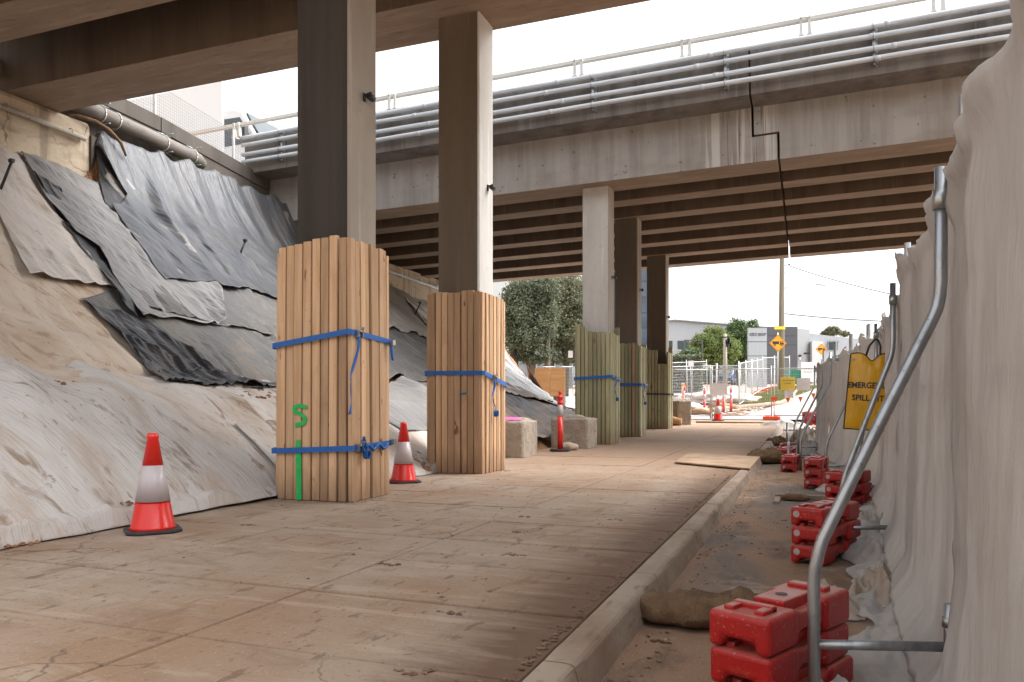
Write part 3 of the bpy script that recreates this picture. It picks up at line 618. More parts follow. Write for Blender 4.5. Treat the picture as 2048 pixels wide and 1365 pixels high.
# four conduits
pr_ = thing('pipe_run', (-1.0, 15.3, 7.4), 'four parallel pale grey conduits clipped along the far bridge parapet', 'pipes'); pr_.rotation_euler = (0, -.0195, 0)
def Lp_(b):
    o3 = Vector((-1.0, 15.3, 7.4)); b.v = [p - o3 for p in b.v]; return b
for z in (7.70, 7.52, 7.285, 7.105):
    q = MB(); q.tube([(-13.0, 15.32, z)] + [(xx, 15.32 + .004 * sin(xx * 2 + z * 9), z + .006 * sin(xx * 1.3 + z * 7)) for xx in [k * .8 - 12.6 for k in range(34)]], .047, 14)
    x = -12 + (z * 7 % 1)
    while x < 12: q.tube([(x, 15.32, z), (x + .09, 15.32, z)], .052, 14); x += 3.1
    Lp_(q).build('pipe', M['galvpaint'], pr_)
for x in (-11.95, -9.4, -6.8, -4.2, -1.56, 1.05, 3.67, 6.3):
    q = MB(); q.bb(x + .05, x + .10, 15.38, 15.455, 7.02, 7.74); q.bb(x + .10, x + .14, 15.44, 15.458, 7.0, 7.76)
    Lp_(q).build('bracket', M['galv'], pr_)
    q = MB()
    for z in (7.70, 7.52, 7.285, 7.105):
        q.tube([(x + .06, 15.32 + .057 * cos(a), z + .057 * sin(a)) for a in [k * pi / 8 for k in range(17)]], .007, 6)
    Lp_(q).build('clamp', M['buckle'], pr_)

# columns
COLS = [(6.25, 6.12, 'conc_col_dark', 'conc_col', 'first and nearest concrete column, dark streaked front face'),
        (9.33, 6.12, 'conc_col_dark', 'conc_col_light', 'second concrete column meeting the brown beam at the top of the picture'),
        (16.45, 5.72, 'conc_col_light', 'conc_col', 'pale third concrete column under the edge of the far bridge'),
        (19.5, 5.68, 'conc_col_dark', 'conc_col', 'dark brown fourth concrete column between the pale one and the last one'),
        (23.75, 5.52, 'conc_col_dark', 'conc_col', 'last and farthest concrete column beside the open road view')]
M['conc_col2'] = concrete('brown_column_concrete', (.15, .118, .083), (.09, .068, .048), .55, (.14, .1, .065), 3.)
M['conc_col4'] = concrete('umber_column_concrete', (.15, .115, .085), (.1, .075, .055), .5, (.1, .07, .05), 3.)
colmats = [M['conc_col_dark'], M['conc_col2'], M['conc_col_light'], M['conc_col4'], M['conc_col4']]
for i, (y0, zt, a_, s_, lab) in enumerate(COLS):
    x0, x1 = -4.65, -4.05; y1 = y0 + .5; c = .02
    poly = [(x0 + c, y0), (x1 - c, y0), (x1, y0 + c), (x1, y1 - c), (x1 - c, y1), (x0 + c, y1), (x0, y1 - c), (x0, y0 + c)]
    q = MB().prism(poly, -.2, zt, 'Z'); q.v = [p - Vector((-4.35, y0 + .25, 0)) for p in q.v]
    o = q.build('bridge_column', [colmats[i], M[s_]]); o.location = (-4.35, y0 + .25, 0)
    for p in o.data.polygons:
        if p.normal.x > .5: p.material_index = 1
    tag(o, lab, 'column', 'concrete columns beside the path')
    # bearing pad
    q = MB().bb(-.22, .22, -.18, .18, zt - .0, zt + .02) if False else None
# small black cameras on the column faces
def cam_unit(px_, py_, y0, lab):
    x = -4.05; u = (px_ - 1024) / F; d = x / (-sn + cs * u); y = d * (cs + sn * u); z = CH + (HOR - py_) / F * d
    t = thing('security_camera', (x, y, z), lab, 'camera', 'small black cameras on the columns'); t.scale = (.72,) * 3
    MB().box((.01, -.03, 0), (.02, .05, .11)).box((.05, -.03, .03), (.08, .03, .02)).build('bracket', M['black'], t)
    q = MB(); q.tube([(.09, -.06, .0), (.09, .06, .0)], .045, 14); q.tube([(.09, 0, .03), (.09, 0, .07)], .016, 8)
    h = q.build('housing', M['black'], t)
    MB().tube([(.09, -.066, 0), (.09, -.059, 0)], .03, 12).build('lens', M['lens'], h)
cam_unit(730, 197, 6.25, 'black camera on a bracket on the nearest column')
cam_unit(976, 377, 9.33, 'black camera on a bracket on the second column above its pine guard')
cam_unit(1224, 556, 16.45, 'tiny black camera on the pale third column')
cam_unit(1280, 581, 19.5, 'tiny black camera on the dark fourth column')
cam_unit(1334, 678 - 43, 23.75, 'tiny black camera on the last column')

# abutments and retaining wall
def wall(name, b, m, lab, cat='wall', bev=.015):
    o = b.build(name, m, bevel=bev); tag(o, lab, cat); return o
t = thing('abutment_wall', (-12.35, 4, 0), 'cream cracked abutment wall under the near bridge at upper left', 'wall')
q = MB().prism([(-13.4, 3.5), (-12.35, 3.5), (-12.35, 6.0), (-12.4, 6.08), (-13.4, 6.08)], -8, 10.45, 'Y'); q.v = [p - Vector(t.location) for p in q.v]; q.build('wall', M['conc_cream'], t)
q = MB(); q.bb(-12.37, -12.30, -8, 10.45, 5.27, 5.33)
zz_ = 5.78
q = MB().tube([(-12.27, -4, zz_ + .12), (-12.27, 2, zz_ + .08), (-12.27, 7, zz_ + .02), (-12.27, 10.3, zz_ - .04)], .045, 12); q.v = [p - Vector(t.location) for p in q.v]; q.build('conduit', M['conduit'], t)
for yy in (5.6, 7.4, 8.8, 10.0):
    q = MB().tube([(-12.27 + .052 * cos(a), yy, zz_ + .052 * sin(a)) for a in [k * pi / 6 for k in range(13)]], .008, 6); q.v = [p - Vector(t.location) for p in q.v]; q.build('clip', M['buckle'], t)
t = thing('abutment_wall', (-12.6, 21, 0), 'cream abutment wall under the far bridge seen between the first two columns', 'wall')
q = MB().bb(-13.6, -12.45, 16.2, 27.6, 3., 5.42); q.v = [p - Vector(t.location) for p in q.v]; q.build('wall', M['conc_cream'], t, bevel=.02)
q = MB().tube([(-12.36, 16.8, 5.2), (-12.36, 27.4, 5.02)], .04, 10)
for yy in [17 + k * 1.3 for k in range(8)]: q.box((-12.4, yy, 5.12), (.1, .06, .16))
q.v = [p - Vector(t.location) for p in q.v]; q.build('conduit', M['galvpaint'], t)
t = thing('retaining_wall', (-13.0, 13, 0), 'dark stained retaining wall behind the big pipe, between the two bridges', 'wall')
for (ya, yb, za, zb) in ((9.8, 12.55, 7.12, 7.0), (12.57, 15.4, 7.0, 6.72), (15.42, 17.8, 6.7, 6.6)):
    q = MB().prism([(ya, 3.5), (yb, 3.5), (yb, zb - .32), (ya, za - .32)], -13.2, -12.8, 'X'); q.v = [p - Vector(t.location) for p in q.v]; q.build('wall_panel', M['conc_darkwall'], t, bevel=.01)
    q = MB().prism([(ya, za - .318), (yb, zb - .318), (yb, zb), (ya, za)], -13.22, -12.775, 'X'); q.v = [p - Vector(t.location) for p in q.v]; q.build('coping', M['conc_darkwall'], t, bevel=.012)
b = MB(); b.bb(-60, -13.62, -30, 27.5, 3, 6.55); tag(b.build('approach_fill', M['groundc']), kind='structure')
b = MB(); b.bb(-12.8, -12.3, 10.45, 16.2, 3.4, 5.86); wall('ledge', b, M['conc_darkwall'], 'narrow concrete ledge the dark plastic is hung over', 'ledge')
b = MB(); b.bb(-80, -13.0, 16.2, 26.3, 6.3, 6.92); tag(b.build('approach_road', M['farroad']), kind='structure')
# mesh fence on the retaining wall
t = thing('mesh_fence', (-12.95, 12.5, 7.0), 'low wire mesh fence on top of the retaining wall in front of the truck', 'fence')
def wz(y): return interp([(9.8, .12), (12.5, 0), (15.4, -.28)], y)
for yy in (10.1, 12.55, 14.95):
    q = MB(); q.bb(-.02, .03, yy - 12.5 - .02, yy - 12.5 + .02, wz(yy) - .05, wz(yy) + .78); q.build('post', M['railwhite'], t)
q = MB(); 
for k in range(11):
    h = .06 + k * .067; q.tube([(0, yy - 12.5, wz(yy) + h) for yy in (9.8, 12.5, 15.6)], .003, 4)
yy = 9.8
while yy < 15.6: q.tube([(0, yy - 12.5, wz(yy) + .05), (0, yy - 12.5, wz(yy) + .74), (-.06, yy - 12.5, wz(yy) + .79)], .0022, 4); yy += .06
q.build('wire_mesh', M['wire_dark'], t)
# big pipe
t = thing('drain_pipe', (-12.6, 10, 6.45), 'large grey drain pipe with elbow carried on brackets along the dark wall', 'pipe')
def PL(p): return Vector(p) - Vector((-12.6, 10, 6.45))
pts = [(-12.6, 8.5, 6.52), (-12.6, 10.5, 6.46), (-12.6, 12, 6.40), (-12.6, 13.2, 6.34), (-12.62, 13.42, 6.32), (-12.68, 13.56, 6.30), (-12.85, 13.62, 6.28)]
MB().tube([PL(p) for p in pts], .15, 24).build('pipe', mat('grey_cement_pipe', (.145, .128, .112), .75, layers=[((8, 3, 8), 5, .45, .65, (.085, .073, .063), .7), (40, 3, .60, .68, (.26, .24, .22), .6)], bump=[(30, .3, .006)]), t)
for yy in (10.9, 11.25, 12.45, 13.25):
    q = MB(); zc = interp([(8.5, 6.52), (10.5, 6.46), (12, 6.4), (13.2, 6.34)], yy)
    q.tube([PL((-12.6 + .158 * cos(a), yy, zc + .158 * sin(a))) for a in [k * pi / 12 for k in range(25)]], .012, 6); q.build('collar', M['railwhite'], t)
    if yy != 11.25:
        q = MB()
        for s_ in (-1, 1):
            q.tube([PL((-12.8, yy + .03, zc + .19 * s_)), PL((-12.38, yy + .03, zc + .19 * s_))], .011, 6)
            q.tube([PL((-12.6, yy - .17, zc + .19 * s_)), PL((-12.6, yy + .2, zc + .19 * s_))], .009, 6)
        q.build('bracket', M['galv'], t)
# rope of coir at the sheet corner, pegs, little weed
t = MB().tube([(-12.5, 10.0, 6.1), (-12.33, 10.2, 6.13), (-12.25, 10.5, 6.12), (-12.2, 10.75, 6.04), (-12.12, 10.95, 5.85), (-12.08, 11.02, 5.62)], [.03, .035, .038, .035, .03, .02], 10).build('coir_roll', M['hessian']); tag(t, 'brown coir roll draped over the wall end above the dark plastic', 'roll')
def peg(px_, py_, L, dx, lab):
    X, Y = hit(px_, py_, .25); z = H(X, Y) + .25
    q = MB().tube([(X - .05, Y, z - .15), (X + dx, Y + .25 * L, z + L)], .02, 8); q.box((X + dx, Y + .25 * L, z + L + .02), (.07, .05, .05)); o = q.build('anchor_peg', M['black']); tag(o, lab, 'peg', 'black anchor pegs standing out of the bank')
peg(4, 362, .28, .1, 'black anchor peg sticking out of the pale sheet at the left edge'); peg(478, 508, .25, .1, 'black anchor peg sticking out of the shiny dark plastic'); peg(832, 622, .22, .1, 'black anchor peg in the beige tarpaulin between the pine guards')
q = MB(); random.seed(5)
for k in range(160):
    a = R() * 6.28; r = .22 * R(); p = Vector((-12.5 + r * cos(a) * .5, 13.0 + r * sin(a), 5.9)); dd = Vector((cos(a) * .5, sin(a) * .6, .8 + R())).normalized(); L = .12 + .22 * R(); sd = Vector((sin(a), -cos(a), 0)) * .012
    m_ = p + dd * L * .6 + Vector((0, 0, .02)); e = p + dd * L + Vector((cos(a) * .05, sin(a) * .05, -.03)); q.add([p - sd, p + sd, m_ + sd, m_ - sd, e], [(0, 1, 2, 3), (3, 2, 4)])
o = q.build('weed', M['leaf_mid'], fixn=False); tag(o, 'tuft of green weed growing on the ledge under the big pipe', 'weed')
# ================= timber guards round the columns =================
def guard(x0, x1, y0, y1, heights, m, lab, n_front=8, n_side=8, odd=None, base=0., sideh=None, lean=.0):
    """boards stand on edge against the column; x1,y0 is the corner nearest the camera"""
    t = thing('timber_column_guard', ((x0 + x1) / 2, (y0 + y1) / 2, base), lab, 'column guard', 'timber guards strapped round the columns')
    o3 = Vector(t.location); th = .045
    def board(xa, xb, ya, yb, h, nx, ny, mm):
        q = MB(); c = Vector(((xa + xb) / 2, (ya + yb) / 2, 0)) - Vector((o3.x, o3.y, 0))
        fl = lean * (.6 + R() * .8)
        tw = (R() - .5) * .012
        vs = []
        dx, dy = (xb - xa) / 2, (yb - ya) / 2
        for k in range(5):
            z = h * k / 4; off = fl * (1 - k / 4) + tw * sin(k / 4 * pi)
            for sx, sy in ((-1, -1), (1, -1), (1, 1), (-1, 1)): vs.append((c.x + sx * dx + nx * off, c.y + sy * dy + ny * off, z + .004))
        fs = [(3, 2, 1, 0), (16, 17, 18, 19)]
        for k in range(4):
            for a in range(4): fs.append((k * 4 + a, k * 4 + (a + 1) % 4, k * 4 + 4 + (a + 1) % 4, k * 4 + 4 + a))
        q.add(vs, fs); q.build('board', mm, t, bevel=.003, seg=1)
    W_ = (x1 - x0 - th) / n_front
    for i in range(n_front):
        xa = x0 + i * W_; jit = (R() - .5) * .016
        h = interp([(k / (len(heights) - 1), v) for k, v in enumerate(heights)], i / (n_front - 1)) if not isinstance(heights, dict) else heights[i]
        h += (R() - .5) * .012
        g_ = .009 + .011 * R()
        board(xa + g_, xa + W_, y0 + jit, y0 + th + jit, h, 0, -1, M['pine'] if odd == i else m)
    n2 = n_side; W2 = (y1 - y0) / n2
    for i in range(n2):
        ya = y0 + i * W2; jit = (R() - .5) * .028
        h = (sideh or heights[-1]) + (R() - .5) * .03 - .0 * i
        board(x1 - th + jit, x1 + jit, ya + .006 + .012 * R(), ya + W2, h, 1, 0, m)
    for i in range(6):     # the two hidden sides
        w_ = (x1 - x0) / 6; board(x0 + i * w_ + .006, x0 + (i + 1) * w_, y1, y1 + th, heights[0] - .05 * R(), 0, 1, m)
    for i in range(6):
        w_ = (y1 - y0) / 6; board(x0 - th, x0, y0 + .05 + i * w_ * .95 + .006, y0 + .05 + (i + 1) * w_ * .95, heights[0] - .05 * R(), -1, 0, m)
    return t
def strap(t, x0, x1, y0, y1, zl, zc, zr, m, width=.045, tail=None, buckle=True, y_b=.12):
    o3 = Vector(t.location); q = MB(); h = width / 2; e = .02
    pts = [(x0 - .05, y1 + .05, zr), (x0 - .045, y0 + .06, zl), (x0 + .0, y0 - e, zl), (x1 - .01, y0 - e, zc), (x1 + e, y0 + .01, zc), (x1 + e, y1, zr), (x1 - .02, y1 + .06, zr), (x0 - .05, y1 + .06, zr)]
    fine = []
    for (a, b_) in zip(pts, pts[1:]):
        n_ = 6
        for k in range(n_): fine.append(tuple(lerp(a[i], b_[i], k / n_) for i in range(3)))
    fine.append(pts[-1])
    vs = []
    cx, cy = (x0 + x1) / 2, (y0 + y1) / 2
    for p in fine:
        nx, ny = p[0] - cx, p[1] - cy; L = sqrt(nx * nx + ny * ny); nx, ny = nx / L * .004, ny / L * .004
        for (o_, hh) in ((0, -h), (1, -h), (1, h), (0, h)): vs.append(Vector((p[0] + nx * o_, p[1] + ny * o_, p[2] + hh)) - o3)
    fs = []
    for i in range(len(fine) - 1):
        for a in range(4): fs.append((i * 4 + a, i * 4 + (a + 1) % 4, i * 4 + 4 + (a + 1) % 4, i * 4 + 4 + a))
    s_ = q.add(vs, fs).build('strap', m, t)
    if buckle:
        yb = y0 + y_b; zb = lerp(zc, zr, y_b / (y1 - y0))
        p = Vector((x1 + .03, yb, zb)) - o3
        q = MB(); q.box(p + Vector((0, -.035, 0)), (.05, .006, .07)); q.box(p + Vector((0, .035, 0)), (.05, .006, .07)); q.tube([p + Vector((.02, -.04, .02)), p + Vector((.02, .04, .02))], .012, 8); q.tube([p + Vector((0, -.04, -.02)), p + Vector((0, .04, -.02))], .009, 8); q.box(p + Vector((.03, 0, .035)), (.008, .06, .05), rot=Matrix.Rotation(.5, 3, 'Y'))
        q.build('buckle', M['buckle'], s_)
    if tail:
        q = MB(); yb = y0 + y_b; zb = lerp(zc, zr, y_b / (y1 - y0)); n_ = 24; vs = []
        for k in range(n_ + 1):
            s = k / n_; y = yb + tail[1] * s + .012 * sin(s * 9); z = zb - .03 - tail[0] * s; x = x1 + .02 + .012 * sin(s * 7 + 1); a = 1.2 * sin(s * 6 + .5)
            d_ = Vector((sin(a) * .5, cos(a), .15)) * (width * .42)
            vs += [Vector((x, y, z)) - d_ - o3, Vector((x, y, z)) + d_ - o3]
        q.add(vs, [(2 * k, 2 * k + 1, 2 * k + 3, 2 * k + 2) for k in range(n_)], True)
        if len(tail) > 2:
            for a0 in range(5):
                p0 = Vector((x1 + .03, yb + tail[1], zb - .03 - tail[0])) - o3
                q.tube([p0 + Vector((.01 * a0, .035 * sin(2 * pi * k / 8 + a0), .04 * cos(2 * pi * k / 8 + a0) - .02)) for k in range(9)], .006, 5)
        q.build('strap_tail', m, s_, solid=.003)
    return s_
g1 = guard(-4.74, -3.93, 6.08, 6.74, [2.40, 2.41, 2.42, 2.43, 2.45, 2.46, 2.47, 2.44], M['pine'], 'tallest raw pine guard, nearest, sprayed with a green squiggle and line', sideh=2.43, lean=.016)
strap(g1, -4.76, -3.925, 6.055, 6.77, 1.46, 1.57, 1.53, M['blue'], .05, tail=(.72, -.16)); strap(g1, -4.765, -3.915, 6.05, 6.78, .46, .50, .52, M['blue'], .05, tail=(.02, .1, 1))
q = MB()   # second buckle ends as knotted loops
o3 = Vector(g1.location)
for (yb, zb) in ((6.74, 1.52), (6.76, .53)):
    p = Vector((-3.86, yb, zb)) - o3; q.box(p, (.035, .05, .05)); q.tube([p + Vector((0, -.04, 0)), p + Vector((0, .04, 0))], .012, 8)
q.build('buckle', M['buckle'], g1)
q = MB(); q.tube([Vector((-3.88, 6.72 + .01 * k, 1.52 - .16 * (k / 6) + .03 * sin(k))) - o3 for k in range(7)], .014, 6); q.build('strap_tail', M['blue'], g1); q = MB(); q.tube([Vector((-3.86, 6.2 + .03 * sin(k * 1.3), .53 + .07 * cos(k * 1.3))) - o3 for k in range(9)], .012, 6); q.tube([Vector((-3.85, 6.22 + .045 * k, .50 + .03 * sin(k * 1.5))) - o3 for k in range(10)], .016, 6); q.build('strap_tail', M['blue'], g1)
# spray marks follow the board faces, a few mm proud
def spray(t, pts, wd, y, m, name='spray_mark'):
    o3 = Vector(t.location); q = MB(); P = resample(pts, 26)
    vs = []
    for k, (x, z) in enumerate(P):
        a = P[max(0, k - 1)]; b_ = P[min(len(P) - 1, k + 1)]; dx, dz_ = b_[0] - a[0], b_[1] - a[1]; L = sqrt(dx * dx + dz_ * dz_) or 1
        w_ = wd * (.8 + .35 * fb(x * 9, z * 9, 3)); nx, nz = -dz_ / L * w_, dx / L * w_
        yy = y(x, z) if callable(y) else y
        vs += [Vector((x - nx, yy, z - nz)) - o3, Vector((x + nx, yy, z + nz)) - o3]
    q.add(vs, [(2 * k, 2 * k + 1, 2 * k + 3, 2 * k + 2) for k in range(26)]); q.build(name, m, t, solid=.0015)
def pxx(px, Y): return atY(px, Y)[0]
def pxz(px, py, Y): x, d = atY(px, Y); return (x, CH + (HOR - py) / F * d)
ysp = lambda x, z: 6.058 - .020 * (1 - z / 2.42)
spray(g1, [pxz(613, 815, 6.04), pxz(598, 812, 6.04), pxz(587, 815, 6.04), pxz(588, 824, 6.04), pxz(600, 828, 6.04), pxz(611, 838, 6.04), pxz(606, 847, 6.04), pxz(590, 851, 6.04)], .023, ysp, M['green'])
spray(g1, [pxz(596, 880, 6.04), pxz(597, 930, 6.04), pxz(598, 1000, 6.04)], .036, ysp, M['green'])
g2 = guard(-4.70, -3.91, 9.14, 9.88, [2.37, 2.38, 2.37, 2.37, 2.36, 2.38, 2.38, 2.37], M['pine'], 'second raw pine guard with one blue strap and a small blue spray dash', sideh=2.36, lean=.0)
strap(g2, -4.73, -3.90, 9.13, 9.9, 1.32, 1.31, 1.17, M['blue'], .055, tail=(.42, .02, 1), y_b=.3)
spray(g2, [pxz(918, 790, 9.12), pxz(925, 788, 9.12), pxz(932, 787, 9.12)], .017, 9.125, M['bluespray'])
g3 = guard(-4.72, -3.94, 16.2, 16.95, [2.60, 2.57, 2.53, 2.44, 2.43, 2.42, 2.43, 2.42], M['treated'], 'green treated pine guard round the pale third column, tops stepping down', sideh=2.40, base=g(16.4))
strap(g3, -4.74, -3.92, 16.19, 16.97, 1.47, 1.51, 1.45, M['blue'], .06, tail=(.42, .05, 1), y_b=.25)
g4 = guard(-4.72, -3.94, 19.3, 20.05, [2.38, 2.37, 2.37, 2.37, 2.36, 2.37, 2.37, 2.33], M['treated'], 'treated pine guard with one orange board, round the dark fourth column', odd=6, sideh=2.30, base=g(19.5))
strap(g4, -4.74, -3.92, 19.29, 20.07, 1.43, 1.41, 1.41, M['blue'], .06, tail=(.42, .05, 1), y_b=.25)
g5 = guard(-4.75, -3.94, 23.5, 24.25, [2.56, 2.45, 2.40, 2.40, 2.40, 1.98, 1.97, 1.97], M['treated'], 'farthest treated pine guard with a black strap and two short boards', sideh=2.32, base=g(23.7))
strap(g5, -4.77, -3.92, 23.49, 24.27, 1.24, 1.22, 1.22, M['darkstrap'], .045, y_b=.5)

# ================= cones and bollards =================
def cone(loc_, lab, h=.70, rz=0., fluo='conered', proto=[None], s=1., group='red traffic cones'):
    if proto[0] is None:
        t = thing('traffic_cone', loc_, lab, 'traffic cone', group, rz)
        def r_(z): return lerp(.152, .03, z / .7)
        MB().lathe([(r_(.03) + .01, .028), (r_(.04), .045), (r_(.22), .215), (r_(.225), .22)], n=40).lathe([(r_(.475), .475), (r_(.66), .66), (r_(.66) + .004, .665), (r_(.69) + .004, .695), (r_(.7) - .004, .70)], n=40).lathe([(r_(.2) - .002, .21), (r_(.48) - .002, .48)], n=40).build('cone_body', M['conered'], t)
        MB().lathe([(r_(.222) + .0025, .222), (r_(.473) + .0025, .473)], n=40).build('reflective_band', M['reflect'], t)
        q = MB(); q.prism([(-.18, -.12), (-.12, -.18), (.12, -.18), (.18, -.12), (.18, .12), (.12, .18), (-.12, .18), (-.18, .12)], 0.003, .028, 'Z'); q.build('base', M['rubber'], t, bevel=.008)
        proto[0] = t; return t
    t = copy_tree(proto[0], None, lab); t.location = loc_; t.rotation_euler = (0, 0, rz); t.scale = (s,) * 3; return t
cone((-4.33, 4.18, 0), 'nearest red and white traffic cone, at the foot of the white cloth', rz=.9)
cone((-4.36, 7.86, 0), 'red and white traffic cone half hidden behind the first pine guard', rz=.75)
fc = G(1436, 28.5); cone(fc, 'orange traffic cone at the far end of the path by the mesh fence', rz=.2, s=1.15)
def bollard(loc_, lab, proto=[None], s=1., rz=0.):
    if proto[0] is None:
        t = thing('bollard', loc_, lab, 'bollard', 'red T-top bollards', rz)
        MB().lathe([(.055, .03), (.052, .66)], n=24).lathe([(.052, .88), (.052, .90), (.058, .905), (.058, .93), (.052, .935), (.05, 1.0), (.062, 1.01), (.062, 1.03), (.05, 1.04), (.028, 1.06), (.02, 1.075), (.034, 1.095), (.036, 1.12), (.02, 1.14), (.004, 1.15)], n=24).build('post', M['conered'], t)
        MB().lathe([(.0535, .66), (.0535, .88)], n=24).build('reflective_band', M['reflect'], t)
        MB().prism([(.2 * cos(a), .2 * sin(a)) for a in [k * pi / 4 + pi / 8 for k in range(8)]], .002, .045, 'Z').build('base', M['rubber'], t, bevel=.01)
        proto[0] = t; return t
    t = copy_tree(proto[0], None, lab); t.location = loc_; t.scale = (s,) * 3; t.rotation_euler = (0, rz, 0); return t
bollard((-4.36, 13.9, g(13.9)), 'red and white bollard standing between the two concrete blocks')

# ================= concrete blocks =================
def rough_block(cx, cy, dx, dy, h, rz, lab, seed, paint=False):
    t = thing('concrete_block', (cx, cy, g(cy)), lab, 'concrete block', 'rough cast concrete blocks', rz)
    q = MB(); n = 14
    def face(fn): q.grid(fn, n, n, True)
    x, y = dx / 2, dy / 2
    for fn in (lambda u, v: (lerp(-x, x, u), -y, lerp(0, h, v)), lambda u, v: (x, lerp(-y, y, u), lerp(0, h, v)), lambda u, v: (lerp(x, -x, u), y, lerp(0, h, v)), lambda u, v: (-x, lerp(y, -y, u), lerp(0, h, v)), lambda u, v: (lerp(-x, x, u), lerp(-y, y, v), h)): face(fn)
    for i, p in enumerate(q.v):
        d_ = Vector((fb(p.x * 4, p.y * 4 + p.z * 3, seed), fb(p.y * 4 + 5, p.z * 4, seed), fb(p.z * 4 + 9, p.x * 4 + p.y * 2, seed))) * .022
        ex = (abs(p.x) > x - .001) + (abs(p.y) > y - .001) + (p.z > h - .001)
        c_ = .985 - (.03 if ex >= 2 else 0) * (.6 + .7 * abs(fb(p.x * 7, p.y * 7, p.z * 7)))
        q.v[i] = Vector((p.x * c_, p.y * c_, p.z * (c_ if p.z > .1 else 1))) + d_
    o = q.build('block', M['conc_block'], t, fixn=True)
    bm = bmesh.new(); bm.from_mesh(o.data); bmesh.ops.remove_doubles(bm, verts=bm.verts, dist=.004); bmesh.ops.recalc_face_normals(bm, faces=bm.faces); bm.to_mesh(o.data); bm.free()
    q = MB(); q.grid(lambda u, v: (lerp(-x * .55, x * .6, u), lerp(-y * .7, y * .2, v), h - .0 + .05 * (1 - (2 * u - 1) ** 4) * (1 - (2 * v - 1) ** 4) + .012 * fb(u * 5, v * 5, seed)), 14, 14)
    q.build('lifting_hump', M['conc_block'] if not paint else M['pink'], t)
    if paint:
        q = MB(); q.grid(lambda u, v: (lerp(-x * .1, x * .8, u), lerp(-y * .1, y * .8, v), h - .008 + .05 * (1 - (2 * u - 1) ** 4) * (1 - (2 * v - 1) ** 4)), 8, 8); q.build('lifting_hump', M['conc_block'], t)
    return t
rough_block(-4.86, 12.6, .74, 1.0, .63, .1, 'concrete block with pink paint on top beside the second pine guard', 3, True)
rough_block(-4.42, 15.05, .80, .62, .62, -.05, 'plain rough concrete block behind the red bollard', 8)
def barrier_block(px_, d_, wd, lab, seed):
    p = G(px_, d_); rough_block(p.x, p.y, wd, .7, .82, .3, lab, seed)
barrier_block(1349, 26.5, .35, 'pale concrete block with blue mark, left of the far pair beyond the last guard', 21)
barrier_block(1366, 26.2, .45, 'pale concrete block nearest the far mesh fence beyond the last guard', 25)
p = G(1346, 25.4); q = MB()
for k in range(3): q.tube([(p.x - .5, p.y + .12 * k, g(p.y) + .13 + .05 * k), (p.x, p.y + .12 * k, g(p.y) + .15), (p.x + .28 - .06 * k, p.y + .1 * k, g(p.y) + .12)], [.12, .14, .11], 10)
tag(q.build('coir_roll', M['straw']), 'orange coir roll lying beside the last pine guard', 'roll')
# crumpled rag / paper by the bollard
def crumple(name, c, r, m, lab, cat, seed, sz=.6, n=3, kind=None, flat=1.):
    bm = bmesh.new(); bmesh.ops.create_icosphere(bm, subdivisions=n, radius=1)
    q = MB(); vs = []
    for v in bm.verts:
        k = 1 + sz * ridge(v.co.x * 1.3 + seed, v.co.y * 1.3, v.co.z * 1.3 + seed, 2) * .5 + .12 * fb(v.co.x * 5, v.co.y * 5, v.co.z * 5 + seed)
        vs.append(Vector((v.co.x * r[0] * k, v.co.y * r[1] * k, max(0, v.co.z * r[2] * k + r[2] * .55 * flat))))
    q.add(vs, [tuple(v.index for v in f.verts) for f in bm.faces], True); bm.free()
    o = q.build(name, m); o.location = c; tag(o, lab, cat, kind=kind); return o
crumple('rag', (-4.30, 14.25, g(14.2)), (.17, .12, .09), M['geo_cream'], 'crumpled clay-stained rag at the foot of the red bollard', 'rag', 4)

# ================= plywood on the path, timbers =================
q = MB(); P = [(1350, 922), (1500, 935), (1520, 912), (1376, 905)]
pts = []
for (px_, py_) in P:
    d_ = (CH - .05) * F / (py_ - HOR); p = W(px_, HOR, d_); pts.append((p.x, p.y))
q.prism(pts, g(12.5) + .012, g(12.5) + .034, 'Z'); tag(q.build('plywood_sheet', M['plydirty'], bevel=.003), 'muddy plywood sheet lying flat on the path by the kerb', 'plywood')
q = MB(); a = G(1392, 27, .03); b_ = G(1538, 26.2, .03); q.tube([a, b_], .035, 4); tag(q.build('timber_strip', M['plydirty']), 'long thin timber strip lying across the far end of the path', 'timber')

# ================= kerb-side debris =================
def sandbag(c, L, wd, h, rz, lab, seed):
    q = MB()
    def fn(u, v):
        a = 2 * pi * v; t = 2 * u - 1; k = (1 - abs(t) ** 4) ** .5 * (1 + .3 * fb(t * 2.5, cos(a), seed)) + .03
        x = t * L / 2; y = cos(a) * wd / 2 * k * (1 + .35 * fb(t * 3.5, 7, seed)) + .08 * fb(t * 1.7, 2, seed); z = max(-.02, (sin(a) * .5 + .45) * h * k * (1 + .35 * fb(t * 3, sin(a) * 2, seed + 4)))
        rg = ridge(t * 2.6 + cos(a), sin(a) * 1.4 + t, seed, 3); return (x + .02 * fb(a, t * 4, seed + 8), y + .03 * rg * cos(a), max(-.02, z * (1 + .35 * rg) + .018 * rg * max(0, sin(a))))
    q.grid(fn, 40, 28); o = q.build('sandbag', M['hessian']); o.location = c; o.rotation_euler = (0, 0, rz); tag(o, lab, 'sandbag', 'brown hessian sandbags in the gutter'); return o
sandbag((-.44, 3.68, ROAD), .66, .30, .11, .10, 'brown hessian sandbag against the kerb beside the nearest red blocks', 2)
sandbag((-.62, 13.9, ROAD + .02), .75, .5, .18, .3, 'nearest of the two far hessian sandbags in the gutter', 6)
sandbag((-.52, 15.2, ROAD + .02), .6, .35, .16, -.2, 'hessian sandbag crossing the kerb behind another sandbag', 9)
sandbag((-.62, 18.6, ROAD + .08), .6, .35, .16, .2, 'farthest hessian sandbag, beside the far red blocks', 13)
q = MB(); a0 = (-.30, 8.62); 
